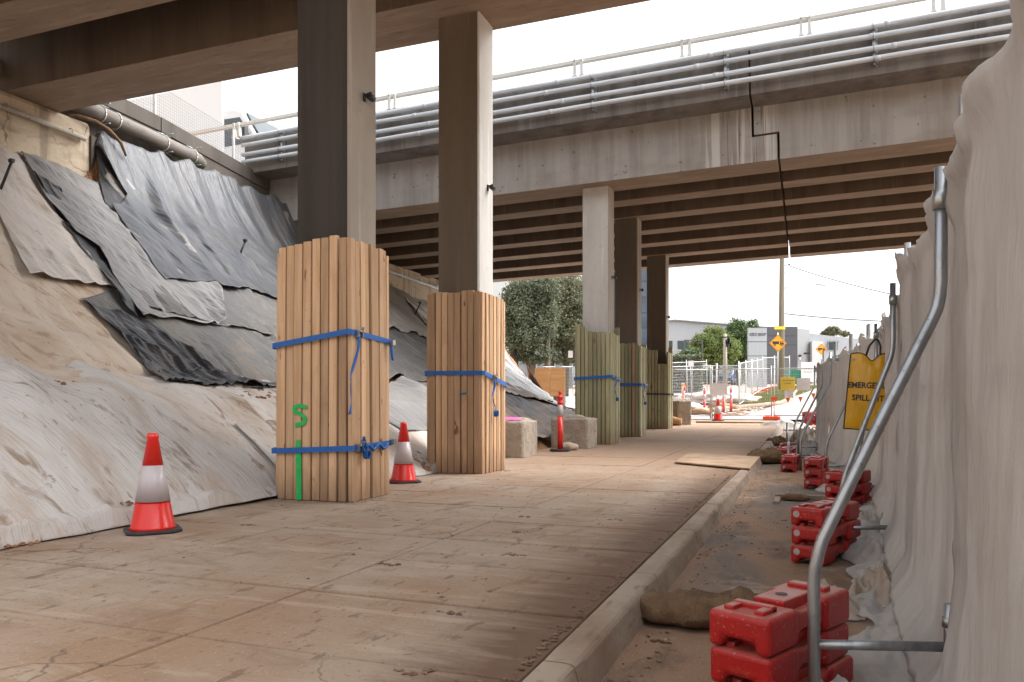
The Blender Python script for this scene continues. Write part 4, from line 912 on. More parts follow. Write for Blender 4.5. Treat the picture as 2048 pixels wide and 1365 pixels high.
q.bb(-.33, .30, 8.80, 8.87, ROAD - .03, ROAD + .055); q.bb(-.33, -.27, 8.35, 8.8, ROAD - .03, ROAD + .03); tag(q.build('pit_frame', M['kerb'], bevel=.008), 'raised concrete edge of a pit in the road by the red blocks', 'pit edge')
crumple('leaf_litter', (-.12, 8.72, ROAD + .01), (.12, .06, .04), M['hessian'], 'dry brown litter against the pit edge', 'litter', 7)
# stones and crumbs
def scatter(name, n, fn, szf, m, lab, seed):
    random.seed(seed); q = MB()
    ico = bmesh.new(); bmesh.ops.create_icosphere(ico, subdivisions=1, radius=1); iv = [v.co.copy() for v in ico.verts]; fi = [tuple(v.index for v in f.verts) for f in ico.faces]; ico.free()
    for _ in range(n):
        x, y, z = fn(); s_ = szf(); st = 1 + R() * .8
        q.add([Vector((x + v.x * s_ * st * (.7 + .5 * R()), y + v.y * s_ * (.7 + .5 * R()), z + max(-.3, v.z) * s_ * .6)) for v in iv], fi)
    o = q.build(name, m, fixn=False); tag(o, lab, 'debris', None, 'stuff'); return o
def pf():
    x = -4.4 + 3.5 * R() if R() < .5 else -.92 - .35 * R() * R(); y = .8 + 11 * R() ** 1.2; return x, y, g(y)
scatter('path_crumbs', 620, pf, lambda: .0025 + .009 * R() ** 5, M['crumb'], 'small crumbs of earth and stones on the path', 3)
def rf():
    x = -.68 + 1.3 * R() if R() < .6 else -.68 + .15 * R(); y = 1.4 + 12 * R() ** 1.3; return x, y, ROAD + .005
scatter('road_crumbs', 1500, rf, lambda: .002 + .008 * R() ** 4, M['crumb'], 'grit and crumbs along the gutter', 4)
scatter('pale_chips', 60, rf, lambda: .004 + .005 * R() ** 3, M['geo'], 'pale chips of stone in the gutter', 5)
def mf():
    k = int(R() * 8); c_ = [(-1.62, 4.3), (-1.45, 3.02), (-2.2, 3.8), (-3.9, 4.65), (-2.1, 5.8), (-1.25, 2.3), (-1.9, 5.1), (-1.4, 5.9)][k]
    return c_[0] + (R() - .5) * .12, c_[1] + (R() - .5) * .06, 0
scatter('mud_clods', 110, mf, lambda: .004 + .014 * R() ** 2, M['crumb'], 'small brown mud clods dropped on the path', 6)
def kf():
    y = 1 + 9 * R(); return -.9 - .03 * R(), y, g(y)
scatter('kerb_mud', 900, kf, lambda: .003 + .008 * R() ** 2, M['crumb'], 'line of mud crumbs along the back of the kerb', 9)
def basef():
    c_ = random.choice([(-4.74, -3.92, 6.03, 6.8), (-4.7, -3.9, 9.1, 9.9), (-4.72, -3.9, 16.1, 17)]); s_ = R()
    return (lerp(c_[0], c_[1] + .1, s_), c_[2] - .05 * R(), g(c_[2])) if R() < .5 else (c_[1] + .1 * R(), lerp(c_[2], c_[3], s_), g(c_[2]))
scatter('guard_crumbs', 500, basef, lambda: .003 + .012 * R() ** 3, M['path'], 'crumbs of dirt round the feet of the timber guards', 8)

# ================= red ballast blocks =================
def make_block():
    t = thing('ballast_block', (0, 0, 0), 'x', 'ballast block', 'red plastic fence ballast blocks')
    L, Wd, h = .60, .215, .118
    # plan outline: wide ends, waisted middle, ends stepped
    out = [(-Wd / 2, 0), (Wd / 2, 0), (Wd / 2, .20), (Wd / 2 - .03, .235), (Wd / 2 - .03, .365), (Wd / 2, .40), (Wd / 2, L), (-Wd / 2, L), (-Wd / 2, .40), (-Wd / 2 + .03, .365), (-Wd / 2 + .03, .235), (-Wd / 2, .20)]
    q = MB()
    # body in three layers so that the end notches are real openings
    nb = .05; nh = .036
    def layer(poly, a, b_): q.prism(poly, a, b_, 'Z')
    k = len(out)
    vb = [(x, y, .0) for x, y in out]; 
    # end profile with notch, extruded along the length of each end block
    endp = [(-Wd / 2, 0), (-nb - .012, 0), (-nb, nh), (nb, nh), (nb + .012, 0), (Wd / 2, 0), (Wd / 2, h), (-Wd / 2, h)]
    q.prism(endp, 0, .20, 'Y'); body = q.build('body', M['red'], t, bevel=.019, seg=4)
    q = MB(); q.prism([(.17, .012), (.25, nh * 1.0), (.35, nh * 1.0), (.43, .012), (.43, h - .003), (.34, h - .022), (.26, h - .022), (.17, h - .003)], -Wd / 2 + .012, Wd / 2 - .012, 'X'); q.build('waist', M['red'], body, bevel=.014, seg=3)
    q = MB(); q.prism(endp, .40, L, 'Y'); q.build('end', M['red'], body, bevel=.019, seg=4)
    # raised top: H shaped rib with socket hole
    q = MB(); z = h + .002
    q.bb(-.07, .07, .09, .125, z - .01, z + .016); q.bb(-.07, -.035, .035, .125, z - .01, z + .012); q.bb(.035, .07, .035, .125, z - .01, z + .012); q.bb(-.055, .055, .20, .40, z - .03, z + .012); q.bb(-.07, .07, .47, .52, z - .01, z + .014)
    q.build('top_rib', M['red'], body, bevel=.006)
    q = MB()
    q.tube([(0, .29, z + .013), (0, .29, z + .0145)], .02, 12); q.build('socket', M['black'], body)
    q = MB(); q.tube([(-.065 + .0, -.0025, .075), (-.065, .01, .075)], .021, 18); rf_ = q.build('reflector', mat('dull_reflector', (.42, .36, .33), .35, layers=[(60, 3, .5, .7, (.3, .22, .18), .7)]), body)
    return t
PB = make_block(); used = [False]
def stack(cx, cy, rz, n, labf, refl=True, base=None, sz=1., jit=.02):
    for k in range(n):
        t = PB if not used[0] else copy_tree(PB); used[0] = True
        z = (base if base is not None else g(cy) + ROAD) + .006 + k * .120 * sz
        t.location = (cx + (R() - .5) * jit, cy + (R() - .5) * jit, z); t.rotation_euler = (0, 0, rz + (R() - .5) * .06); t.scale = (sz,) * 3
        names = {1: ['single'], 2: ['lower', 'upper'], 3: ['bottom', 'middle', 'top']}[n]
        t['label'] = labf.format(names[k])
stack(-.19, 2.50, -.42, 3, '{} red ballast block in the nearest stack at the picture bottom', jit=.03)
stack(-.01, 5.22, -.40, 3, '{} red ballast block in the second nearest stack, beside the second brace')
stack(.24, 8.05, -.48, 3, '{} red ballast block in the wide stack below the yellow bag')
stack(.06, 10.0, -.15, 3, '{} red ballast block in the stack just past the pit edge')
stack(-.27, 12.3, -.10, 2, '{} red ballast block in the stack nearest the steel stub post', sz=1.0)
stack(-.40, 13.9, -.2, 2, '{} red ballast block in the pair standing behind the stub post')
stack(-.55, 17.6, -1.3, 1, '{} red ballast block lying crosswise by the farthest sandbag')
stack(-.62, 16.4, -1.2, 1, '{} red ballast block lying sideways just beyond the two sandbags')
stack(.10, 19.2, -.2, 2, '{} dark red ballast block tucked under the far end of the cloth fence')
p = G(1616, 25.5); stack(p.x - .12, p.y, -.9, 3, '{} red ballast block in the left far stack where the fences meet', base=g(p.y) - .05, sz=1.25)
stack(p.x + .42, p.y + .1, -.9, 3, '{} red ballast block in the right far stack where the fences meet', base=g(p.y) - .05, sz=1.25)
for (px_, d_, h_, lab) in ((1577, 12.3, .42, 'short steel stub post standing in the gutter by the red blocks'), (1578, 14.6, .4, 'short steel stub post behind another stub post'), (1574, 18.5, .5, 'farthest short steel stub post in the gutter')):
    p = G(px_, d_); q = MB().tube([(0, 0, 0), (0, 0, h_)], .022, 10); o = q.build('stub_post', M['galv']); o.location = (p.x, p.y, g(p.y) + ROAD); tag(o, lab, 'post', 'steel stub posts')

# ================= cloth fence on the right =================
FL = [(-.6, .40), (1.5, .45), (2.9, .50), (5.6, .61), (8.3, .74), (11, .70), (12.5, .56), (14, .40), (16.5, .26), (19.5, .24)]
def fx(Y): return interp(FL, Y)
def panel(ya, yb, lab, off=.035, h=2.06):
    xa, xb = fx(ya) + off, fx(yb) + off; base = g((ya + yb) / 2) + ROAD
    t = thing('temporary_fence', ((xa + xb) / 2, (ya + yb) / 2, base), lab, 'fence panel', 'galvanised temporary fence panels under the cloth', atan2(yb - ya, xb - xa))
    L = sqrt((xb - xa) ** 2 + (yb - ya) ** 2)
    for s_ in (-1, 1): MB().tube([(s_ * (L / 2 - .03), 0, .02), (s_ * (L / 2 - .03), 0, h)], .02, 14, caps=False).tube([(s_ * (L / 2 - .03), 0, h - .01), (s_ * (L / 2 - .03), 0, h - .008)], .017, 14).build('post', M['galv'], t)
    for z in (.2, h - .25, 1.1): MB().tube([(-L / 2 + .03, 0, z), (L / 2 - .03, 0, z)], .016, 10).build('rail', M['galv'], t)
    q = MB(); x = -L / 2 + .1
    while x < L / 2 - .05: q.tube([(x, 0, .2), (x, 0, h - .25)], .0017, 4, caps=False); x += .12
    z = .3
    while z < h - .3: q.tube([(-L / 2, 0, z), (L / 2, 0, z)], .0017, 4, caps=False); z += .2
    q.build('wire_mesh', M['fencewire'], t); return t
panel(.15, 2.86, 'temporary fence panel under the nearest cloth at the right edge', -.012); panel(2.93, 5.56, 'second temporary fence panel from the right edge, its posts above the cloth', -.008); panel(5.63, 8.24, 'third temporary fence panel, ending at the yellow bag'); panel(8.31, 10.9, 'fourth temporary fence panel, just beyond the yellow bag')
panel(10.97, 12.4, 'short temporary fence panel beyond the yellow bag'); panel(12.47, 14.0, 'temporary fence panel in front of the far orange diamond sign'); panel(14.07, 16.6, 'last temporary fence panel under the far end of the cloth')

def cloth(ya, yb, topf, lab, seed, off=0., skirt=.35, nu=None, nv=90, amp=.035, cut=None, nearpuddle=0., m='cloth'):
    L = yb - ya; nu = nu or int(L * 55); q = MB(); SK = .30
    def fn(u, v):
        y = lerp(ya, yb, u); ground_ = g(y) + ROAD; top = topf(y) + .02 * fb(y * 5, seed)
        x0 = fx(y) + .0 + off
        yy_ = y + .10 * fb(v * 2.2, y * .8, seed + 3, 2); wr = amp * (ridge(yy_ * 2.1, seed, v * .5, 2) * .9 + .6 * ridge(yy_ * 5.3 + v * .6, seed + 4, v * 1.1, 3) - .35) + .012 * max(0, ridge(yy_ * 3 + v * 4, v * 3 - y, seed, 2)) ** 2 + .03 * fb(y * 1.3, v * 3, seed) + .016 * fb(y * 4 + v * 3, v * 7 - y * 2, seed + 2, 3) + .006 * fb(y * 14, v * 9, seed)
        ey = .035 * fb(v * 6, seed + 1, 2) * (sm(.06, 0, u) + sm(.94, 1, u)); y += ey
        if v < SK:     # skirt and puddle on the ground
            t = v / SK; sk = skirt * (.75 + .9 * fb(y * 1.7, 2, seed))
            xo = (1 - t) * sk; z = .012 + .065 * abs(ridge(y * 2.2 + xo * 3, xo * 5, seed + 7, 3)) * (1 - abs(2 * t - 1) * .6) + .10 * t ** 3 + .03 * max(0, fb(y * 6, xo * 9, seed))
            return (x0 - .06 - xo - wr * .6 * t, y, ground_ + z)
        t = (v - SK) / (1 - SK); z = lerp(ground_ + .112 + .065 * 0, top, t)
        fl = .07 * (1 - t) ** 6
        bulge = -.012 * sin(pi * min(1, t * 1.05)) * (1 + fb(y * .9, 5, seed))
        lean_ = -.03 * sm(.93, 1, t) * (1 + 2 * fb(y * 2.6, 8, seed))
        blend = sm(0, .1, t)
        return (x0 - .06 * (1 - blend) - fl + .16 * (1 - blend) * 0 - wr * (.6 + .4 * blend) + bulge + lean_, y, z)
    q.grid(fn, nu, nv); o = q.build('shade_cloth', M[m], solid=.003); tag(o, lab, 'shade cloth', 'beige cloths hung over the temporary fence'); return o
def tf(pts): return lambda y: interp(pts, y)
cloth(-.5, 2.60, tf([(-.5, 1.8), (1.2, 1.68), (1.85, 1.62), (2.1, 1.65), (2.3, 1.66), (2.45, 1.62), (2.54, 1.60), (2.60, 1.5)]), 'nearest beige shade cloth filling the right edge of the picture', 3, -.068, .42, amp=.013)
cloth(2.25, 4.3, tf([(2.7, 1.60), (3.1, 1.66), (3.9, 1.62), (4.3, 1.68)]), 'beige shade cloth just behind the nearest brace', 7, -.042, .34, amp=.02)
cloth(4.1, 5.75, tf([(4.1, 1.56), (4.6, 1.70), (5.2, 1.80), (5.5, 1.88), (5.75, 1.78)]), 'darker beige cloth with a curled corner behind the second brace', 12, -.012, .30)
cloth(5.6, 8.4, tf([(5.6, 1.62), (6.1, 1.60), (7.1, 1.62), (7.9, 1.72), (8.2, 1.82), (8.4, 1.72)]), 'beige shade cloth behind the yellow bag', 17, .0, .25)
cloth(8.3, 11.1, tf([(8.3, 1.68), (9.2, 1.62), (10.2, 1.70), (10.8, 1.82), (11.1, 1.74)]), 'pale shade cloth just beyond the yellow bag', 21, -.01, .2)
cloth(11.0, 14.1, tf([(11, 1.70), (11.8, 1.60), (12.5, 1.78), (13.3, 1.6), (14.1, 1.74)]), 'pale shade cloth below the far orange diamond sign', 25, -.02, .2)
cloth(14.0, 17.6, tf([(14, 1.72), (15, 1.60), (16.2, 1.74), (17.2, 1.6), (17.6, 1.40)]), 'farthest shade cloth, with a drooping loose corner', 31, -.03, .25)
# heaps of loose cloth at its foot
def heap(x, y, rx, ry, h, lab, seed, m='cloth_dirty', rz=0.):
    q = MB()
    def fn(u, v):
        a = 2 * pi * u; r = v
        k = 1 + .3 * fb(cos(a) * 1.5, sin(a) * 1.5, seed)
        X = cos(a) * r * rx * k; Y = sin(a) * r * ry * k
        z = h * max(0, (1 - r * r)) * (.35 + .9 * abs(ridge(X / rx * 1.5 + seed, Y / ry * 1.1, seed, 3))) + .012 * (1 - r) + .006
        return (X, Y, z)
    q.grid(fn, 72, 30); o = q.build('cloth_heap', M[m], solid=.003); o.location = (x, y, g(y) + ROAD); o.rotation_euler = (0, 0, rz); tag(o, lab, 'cloth', 'heaps of loose cloth at the fence foot'); return o
heap(.10, 2.62, .22, .15, .13, 'crumpled cloth heap at the foot of the nearest brace', 3, 'cloth', .3)
heap(.30, 2.15, .25, .35, .12, 'folded cloth bunched on the ground below the nearest shade cloth', 8, 'cloth')
heap(.06, 4.05, .20, .10, .13, 'pointed grey cloth flap lying on the road behind the nearest brace', 12, 'cloth_dirty', -.2)
heap(.36, 4.35, .20, .26, .17, 'twisted dirty cloth bundle beside the second brace', 15, 'cloth_dirty')
heap(.42, 5.6, .22, .30, .13, 'pale loose cloth under the bar of the second brace', 19, 'cloth')
heap(.45, 6.6, .25, .35, .16, 'bunched cloth right of the second red stack', 24, 'cloth')
heap(.35, 9.9, .25, .4, .1, 'small cloth fold beyond the third brace', 29, 'cloth')
heap(.05, 16.4, .5, .5, .22, 'white cloth heap near the far sandbags', 34, 'cloth')
heap(-.02, 19.0, .45, .6, .42, 'dark dirty cloth heap under the far end of the cloth fence', 38, 'cloth_dirty')
heap(-.75, 26.2, .9, .7, .30, 'heap of pale cloth beside the far red stacks', 43, 'geo_grey')

# braces
def brace(fxy, top, inner, lab, zb=.08, sc=1.):
    base = g(fxy[1]) + ROAD
    t = thing('fence_brace', (fxy[0], fxy[1], base), lab, 'fence brace', 'bent galvanised braces holding up the cloth fence')
    tp = Vector((top[0] - fxy[0], top[1] - fxy[1], 0)); ip = Vector((inner[0] - fxy[0], inner[1] - fxy[1], 0)); z0 = -base + g(fxy[1])
    Z = lambda z: (z + .12) if z < -.1 else (CH + (z - CH) * sc + .12)
    def at(k, z): return Vector((tp.x * k, tp.y * k, Z(z)))
    pts = [at(0, -.12), at(0, .20), at(0, .30)] + [at(.01, .34), at(.035, .39), at(.07, .44)] + [at(.5, .82)] + [at(.93, 1.19), at(.97, 1.23), at(.99, 1.27), at(1., 1.32), at(1., 1.71)]
    ip = ip * .90; MB().tube(pts, .0185, 16).build('pipe', M['galv'], t)
    q = MB(); q.tube([Vector((0, 0, Z(zb))), Vector((ip.x, ip.y, Z(zb)))], .0155, 12); q.tube([Vector((ip.x, ip.y, Z(zb) - .07)), Vector((ip.x, ip.y, Z(zb) + .13))], .0175, 12); q.tube([Vector((ip.x, ip.y, Z(zb) + .06)), Vector((ip.x, ip.y, Z(zb) + .09))], .022, 12); q.build('bottom_bar', M['galv'], t)
    c_ = at(1, 1.60); q = MB(); q.tube([c_ - Vector((0, 0, .03)), c_ + Vector((0, 0, .03))], .024, 14)
    e = Vector((.09, .01, 0)); q.tube([c_ + e - Vector((0, 0, .03)), c_ + e + Vector((0, 0, .03))], .024, 14); q.box(c_ + e * .5, (.06, .012, .05)); q.tube([c_ + e * .5 - Vector((0, .02, 0)), c_ + e * .5 + Vector((0, .02, 0))], .011, 8); q.build('clamp', mat('zinc_clamp', (.42, .44, .44), .35, .9), t)
    return t
brace((.018, 2.53), (.38, 2.665), (.445, 2.665), 'nearest fence brace, large bent pipe in front of the cloth', sc=.894)
brace((.215, 5.59), (.53, 5.70), (.60, 5.74), 'second nearest fence brace, crossing the yellow bag')
brace((.47, 8.45), (.64, 8.5), (.78, 8.6), 'fence brace the yellow bag hangs from')
brace((.23, 11.1), (.62, 11.2), (.60, 11.3), 'fence brace just beyond the yellow bag')
brace((-.10, 12.7), (.33, 12.9), (.30, 12.8), 'right one of two close parallel fence braces beyond the yellow bag')
brace((-.16, 15.2), (.26, 15.4), (.19, 15.3), 'left one of two close parallel fence braces beyond the yellow bag')
brace((-.28, 18.6), (.15, 18.8), (.17, 18.7), 'farthest fence brace, near the dirty cloth heap')

for t_ in [o for o in bpy.data.objects if o.get('label', '').endswith('in the nearest stack at the picture bottom')]:
    for b_ in [o for o in bpy.data.objects if o.parent == t_]:
        for r__ in [o for o in bpy.data.objects if o.parent == b_ and o.name.startswith('reflector')]: bpy.data.objects.remove(r__)
# yellow bag
bx, by = .62, 8.3
t = thing('spill_kit_bag', (bx - .06, by - .2, 1.06), 'yellow emergency spill kit bag hanging on the cloth fence', 'bag'); t.rotation_euler = (0, .05, 0)
def bagf(side):
    def fn(u, v):
        x = lerp(-.235, .215, u) * lerp(1.0, .80, v) + .02 * (1 - v) ; z = lerp(-.40, .32, v) + .012 * sin(u * 9) * (v > .9)
        th = .055 * sin(pi * clamp(u)) ** .6 * sin(pi * clamp(v * .97 + .01)) ** .5
        wv = .018 * ridge(u * 1.7 + v * .5, v * .7, 4, 2) + .006 * fb(u * 9, v * 7, 3)
        sag = -.05 * exp(-((u - .52) / .12) ** 2) * (v ** 6)
        return (x, side * th - wv * (1 if side < 0 else .3), z + sag)
    return fn
q = MB(); q.grid(bagf(-1), 40, 40); bf = q.build('front', M['bag'], t); q = MB(); q.grid(bagf(1), 20, 20); q.build('back', M['bag'], t)
q = MB()
for s_ in (0, 1): q.tube([Vector(bagf(-1)(s_, k / 20)) for k in range(21)], .007, 6)
q.tube([Vector(bagf(-1)(k / 30, 1)) for k in range(31)], .006, 6); q.tube([Vector(bagf(-1)(k / 30, 0)) for k in range(31)], .006, 6); q.build('piping', M['black'], t)
q = MB(); q.tube([(-.06, -.01, .28), (-.03, .0, .40), (.02, .04, .47), (.05, .05, .46)], .01, 6); q.tube([(.07, -.01, .28), (.07, .02, .4), (.05, .05, .46)], .01, 6); q.build('handle', M['black'], t)
q = MB(); q.tube([(-.165, -.045, .27), (-.165, -.02, .27)], .012, 12); q.build('eyelet', M['buckle'], t)
def on_bag(o):
    for v in o.data.vertices:
        x, z = v.co.x, v.co.z; vv = clamp((z + .40) / .72); u = clamp((x / lerp(1., .80, vv) + .235) / .45)
        p = bagf(-1)(u, vv); v.co.y = p[1] - .003 + (v.co.y) * .3
o = text('EMERGENCY', .078, M['ink'], t, 'lettering', Matrix.Translation((-.01, 0, .02)) @ UPRIGHT, bold=.002, sx=.86); on_bag(o)
o = text('SPILL KIT', .078, M['ink'], t, 'lettering', Matrix.Translation((-.02, 0, -.10)) @ UPRIGHT, bold=.002, sx=.9); on_bag(o)
# ================= far fences =================
def mesh_panel_proto(L=2.4, h=2.1):
    t = thing('mesh_fence', (0, 0, 0), 'x', 'fence panel', 'bare mesh temporary fence panels in the distance')
    q = MB()
    for s_ in (-1, 1): q.tube([(s_ * L / 2, 0, .05), (s_ * L / 2, 0, h + .06)], .024, 8)
    for z in (.18, h - .06): q.tube([(-L / 2, 0, z), (L / 2, 0, z)], .02, 8)
    q.build('frame', M['fencewire'], t)
    q = MB(); x = -L / 2 + .075
    while x < L / 2: q.tube([(x, 0, .18), (x, 0, h - .06)], .0026, 3, caps=False); x += .075
    z = .3
    while z < h - .1: q.tube([(-L / 2, 0, z), (L / 2, 0, z)], .0026, 3, caps=False); z += .15
    q.build('wire_mesh', M['fencewire'], t); return t
MP = mesh_panel_proto(); mused = [False]
def mpanel(a, b_, lab, foot=True, h=1.):
    t = MP if not mused[0] else copy_tree(MP); mused[0] = True
    m_ = (a + b_) / 2; d_ = b_ - a; t.location = (m_.x, m_.y, min(g(a.y), g(b_.y)) * .5 + max(g(a.y), g(b_.y)) * .5 + .02)
    t.rotation_euler = (0, -atan2(g(b_.y) - g(a.y), d_.xy.length), atan2(d_.y, d_.x)); t.scale = (d_.xy.length / 2.4, 1, h); t['label'] = lab
FOOT = [None]
def foot(p, rz, lab):
    if FOOT[0] is None:
        q = MB(); q.prism([(-.3, -.11), (-.24, -.13), (.24, -.13), (.3, -.11), (.3, .11), (.24, .13), (-.24, .13), (-.3, .11)], 0, .13, 'Z')
        q.bb(-.2, -.08, -.06, .06, .12, .155); q.bb(.08, .2, -.06, .06, .12, .155)
        o = q.build('ballast_weight', M['orange'], bevel=.02); FOOT[0] = o
    else:
        o = FOOT[0].copy(); C.objects.link(o)
    o.location = p; o.rotation_euler = (0, 0, rz); tag(o, lab, 'fence foot', 'red plastic feet under the distant fence panels')
# the fence closing the path
P0 = G(1300, 28.8); P1 = G(1421, 28.6); P2 = G(1543, 28.3); P3 = G(1652, 27.5)
mpanel(P0, P1, 'mesh panel closing the path, left one, beside the last timber guard', h=.92); mpanel(P1 + Vector((.06, 0, 0)), P2, 'mesh panel closing the path, middle one, behind the far traffic cone', h=.92); mpanel(P2 + Vector((.09, 0, 0)), P3, 'mesh panel closing the path, right one, carrying the yellow notice', h=.92)
foot(P2 + Vector((0, -.05, .02)), .1, 'red fence foot in the middle of the far end of the path')
# the L of fence behind it, on the left
def run(pxd, lab, footlab, h=1.):
    pts = [G(a, d_) for a, d_ in pxd]
    ords = ['first', 'second', 'third', 'fourth', 'fifth', 'sixth', 'seventh', 'eighth', 'ninth']
    for i, (a, b_) in enumerate(zip(pts, pts[1:])):
        mpanel(a, b_, lab.format(ords[i]), h=h); foot(b_ + Vector((0, 0, .02)), atan2((b_ - a).y, (b_ - a).x) + 1.5, footlab.format(ords[i]))
run([(1330, 38), (1384, 39), (1432, 38.5), (1478, 37)], '{} mesh panel from the left in the row behind the blue car line', 'red foot under the {} joint of the row left of the path', 1.0)
run([(1478, 37), (1492, 40.5), (1504, 44), (1515, 48), (1526, 52)], '{} panel of the mesh row climbing beside the upper footpath, counted from the near corner', 'red foot at the {} joint of the mesh row climbing beside the upper footpath', 1.05)
run([(1526, 52), (1550, 56), (1580, 58)], '{} mesh panel of the short row crossing behind the timber pole', 'red foot under the {} joint of the short row behind the timber pole', 1.1)
run([(1335, 46), (1375, 47), (1415, 49)], '{} mesh panel from the left in front of the dark hedge', 'red foot below the {} joint of the panels before the hedge', 1.05)
run([(1075, 34), (1112, 34.5), (1147, 35), (1180, 35.5)], '{} mesh panel from the left in the row behind the plywood hoarding', 'red foot at the {} joint behind the plywood hoarding', 1.05)
# extra red feet and stacked barriers
for i, (px_, d_) in enumerate([(1475, 41), (1468, 43), (1482, 45), (1500, 46), (1512, 50), (1535, 55), (1547, 57)]):
    foot(G(px_, d_, .02), .4 * i, ['red foot lying left of the climbing mesh row', 'red foot lying deepest behind the white board', 'red foot lying beside the thin concrete pole', 'red foot on the upper footpath edge', 'red foot halfway up the upper footpath', 'red foot left of the timber pole base', 'red foot right behind the timber pole base'][i])
# signs on the fence
def plate(px_, py_, d_, wd, h, m, lab, name='notice', lines=(), size=.1, cat='sign'):
    p = W(px_, py_, d_); t = thing(name, p, lab, cat, None, YAW * .3); MB().box((0, 0, 0), (wd, .006, h)).build('sheet', m, t)
    z = h * .22 * (len(lines) > 1)
    for i, n_ in enumerate(lines):      # the words are too blurred in the photo to read: unreadable strokes only
        q = MB(); x = -n_ * size * .34
        while x < n_ * size * .34: q.bb(x, x + size * .42, -.0055, -.0035, z - i * size * 1.9 - size * .4, z - i * size * 1.9 + size * .4); x += size * .68
        q.build('blurred_lettering', mat('faded_ink', (.3, .24, .06), .6), t)
    return t
plate(1576, 767, 28.1, .50, .46, M['signyellow'], 'yellow notice wired to the mesh panel right of the far cone', lines=(10, 6), size=.055)
plate(1607, 769, 27.9, .46, .44, M['signwhite'], 'white notice on the mesh panel to the right of the yellow notice')
plate(1578, 788.5, 28.05, .30, .28, M['signwhite'], 'small white notice hanging under the yellow notice')
plate(1437, 778.5, 28.45, .62, .42, M['signwhite'], 'blank white board on the mesh panel above the far cone')
plate(1382, 728, 38, .26, .3, M['signwhite'], 'small white notice on the mesh row behind the last guard')
plate(1141, 709, 33.8, .2, .3, M['signwhite'], 'tiny white notice on the mesh panel beside the plywood hoarding')
# bunting
for i, (px_, py_) in enumerate([(1546, 801), (1551, 800), (1576, 802), (1601, 800), (1627, 793)]):
    p = W(px_, py_, 27.7); q = MB().prism([(-.08, .10), (.08, .11), (.0, -.10)], -.003, .003, 'Y'); o = q.build('bunting_flag', M['orange']); o.location = p; tag(o, ['leftmost orange bunting flag, half behind another flag', 'orange bunting flag beside the fence joint', 'orange bunting flag below the small white notice', 'orange bunting flag below the right white notice', 'rightmost orange bunting flag by the cloth fence'][i], 'flag', 'small orange flags strung along the mesh fence')
# far bollards
for (px_, d_, lab, rz) in ((1409, 33.5, 'left bollard behind the mesh, beside the coir heap', 0), (1462, 35, 'right bollard behind the mesh, near the white board', 0), (1447, 34.5, 'middle bollard behind the mesh, just under the white board', 0), (1362, 38, 'leaning red bollard behind the last concrete block', .18)):
    bollard(G(px_, d_), lab, s=1.0, rz=rz)
for (px_, d_, lab) in ((1366, 38.5, 'white and orange striped marker post behind the last concrete block'), (1449, 36, 'white and orange marker post by the thin concrete pole')):
    p = G(px_, d_); t = thing('marker_post', p, lab, 'marker post'); MB().bb(-.07, .07, -.03, .03, 0, 1.25).build('post', M['signwhite'], t)
    for k, z in enumerate((.45, .8, 1.15)): MB().prism([(-.072, z - .12), (.072, z - .04), (.072, z + .08), (-.072, z)], -.034, .034, 'Y').build('stripe', M['signorange'], t)
# heap of coir rolls, rubble on the left of the side street
for i, (px_, d_, L) in enumerate([(1385, 33, 1.0), (1402, 32, .8), (1445, 36.5, 1.3)]):
    p = G(px_, d_, .16); q = MB().tube([(-L / 2, 0, 0), (0, .1, .05), (L / 2, 0, -.02)], [.11, .13, .10], 12); o = q.build('coir_roll', M['straw']); o.location = p; o.rotation_euler = (0, 0, .2 * i); tag(o, ['brown coir roll on the ground left of the far cone', 'short brown coir roll just behind the mesh fence', 'long brown coir roll behind the white board'][i], 'roll')
for i, (px_, d_, r) in enumerate([(1358, 34, (.9, .8, .28)), (1375, 44, (3, 1.5, .22)), (1432, 41, (1.6, 1.2, .36)), (1150, 36, (2.6, 2, .4))]):
    crumple('sheeted_mound', G(px_, d_), r, M['geo'], ['white sheeted mound right behind the far concrete blocks', 'low white sheeted mound before the hedge', 'white sheeted mound before the blue car', 'white sheeted mound beside the plywood hoarding'][i], 'mound', 50 + i, 1.0, n=4)
def rub():
    px_ = 1345 + 180 * R(); d_ = 33 + 12 * R(); p = G(px_, d_); return p.x, p.y, p.z
scatter('rubble', 900, rub, lambda: .02 + .10 * R() ** 3, M['geo'], 'pale broken rubble on the ground behind the far mesh fences', 12)
def rub2():
    px_ = 1345 + 150 * R(); d_ = 32 + 8 * R(); p = G(px_, d_); return p.x, p.y, p.z
scatter('clay_lumps', 500, rub2, lambda: .02 + .12 * R() ** 3, M['soil'], 'orange clay lumps behind the far mesh fences', 13)
# plywood hoarding on a stump
p = G(1100, 30.5); t = thing('plywood_hoarding', p, 'plain plywood hoarding board standing behind the silver tarpaulin', 'hoarding', None, .12)
for s_ in (-1, 1): MB().bb(-.0 + s_ * .31 - .3, s_ * .31 + .3, -.012, .012, .9, 2.05).build('board', M['ply'], t)
MB().bb(-.6, -.5, .02, .1, 0, 1.9).bb(.45, .55, .02, .1, 0, 1.9).bb(-.6, .6, .02, .06, 1.1, 1.2).build('frame', M['pole'], t)
p = G(1119, 29.8); q = MB().lathe([(.26, 0), (.24, .5), (.25, .95)], n=14)
for i, v in enumerate(q.v): q.v[i] = v * (1 + .08 * fb(v.x * 6, v.y * 6, v.z))
o = q.build('tree_stump', M['bark']); o.location = p; tag(o, 'dark weathered stump below the right end of the plywood hoarding', 'stump')

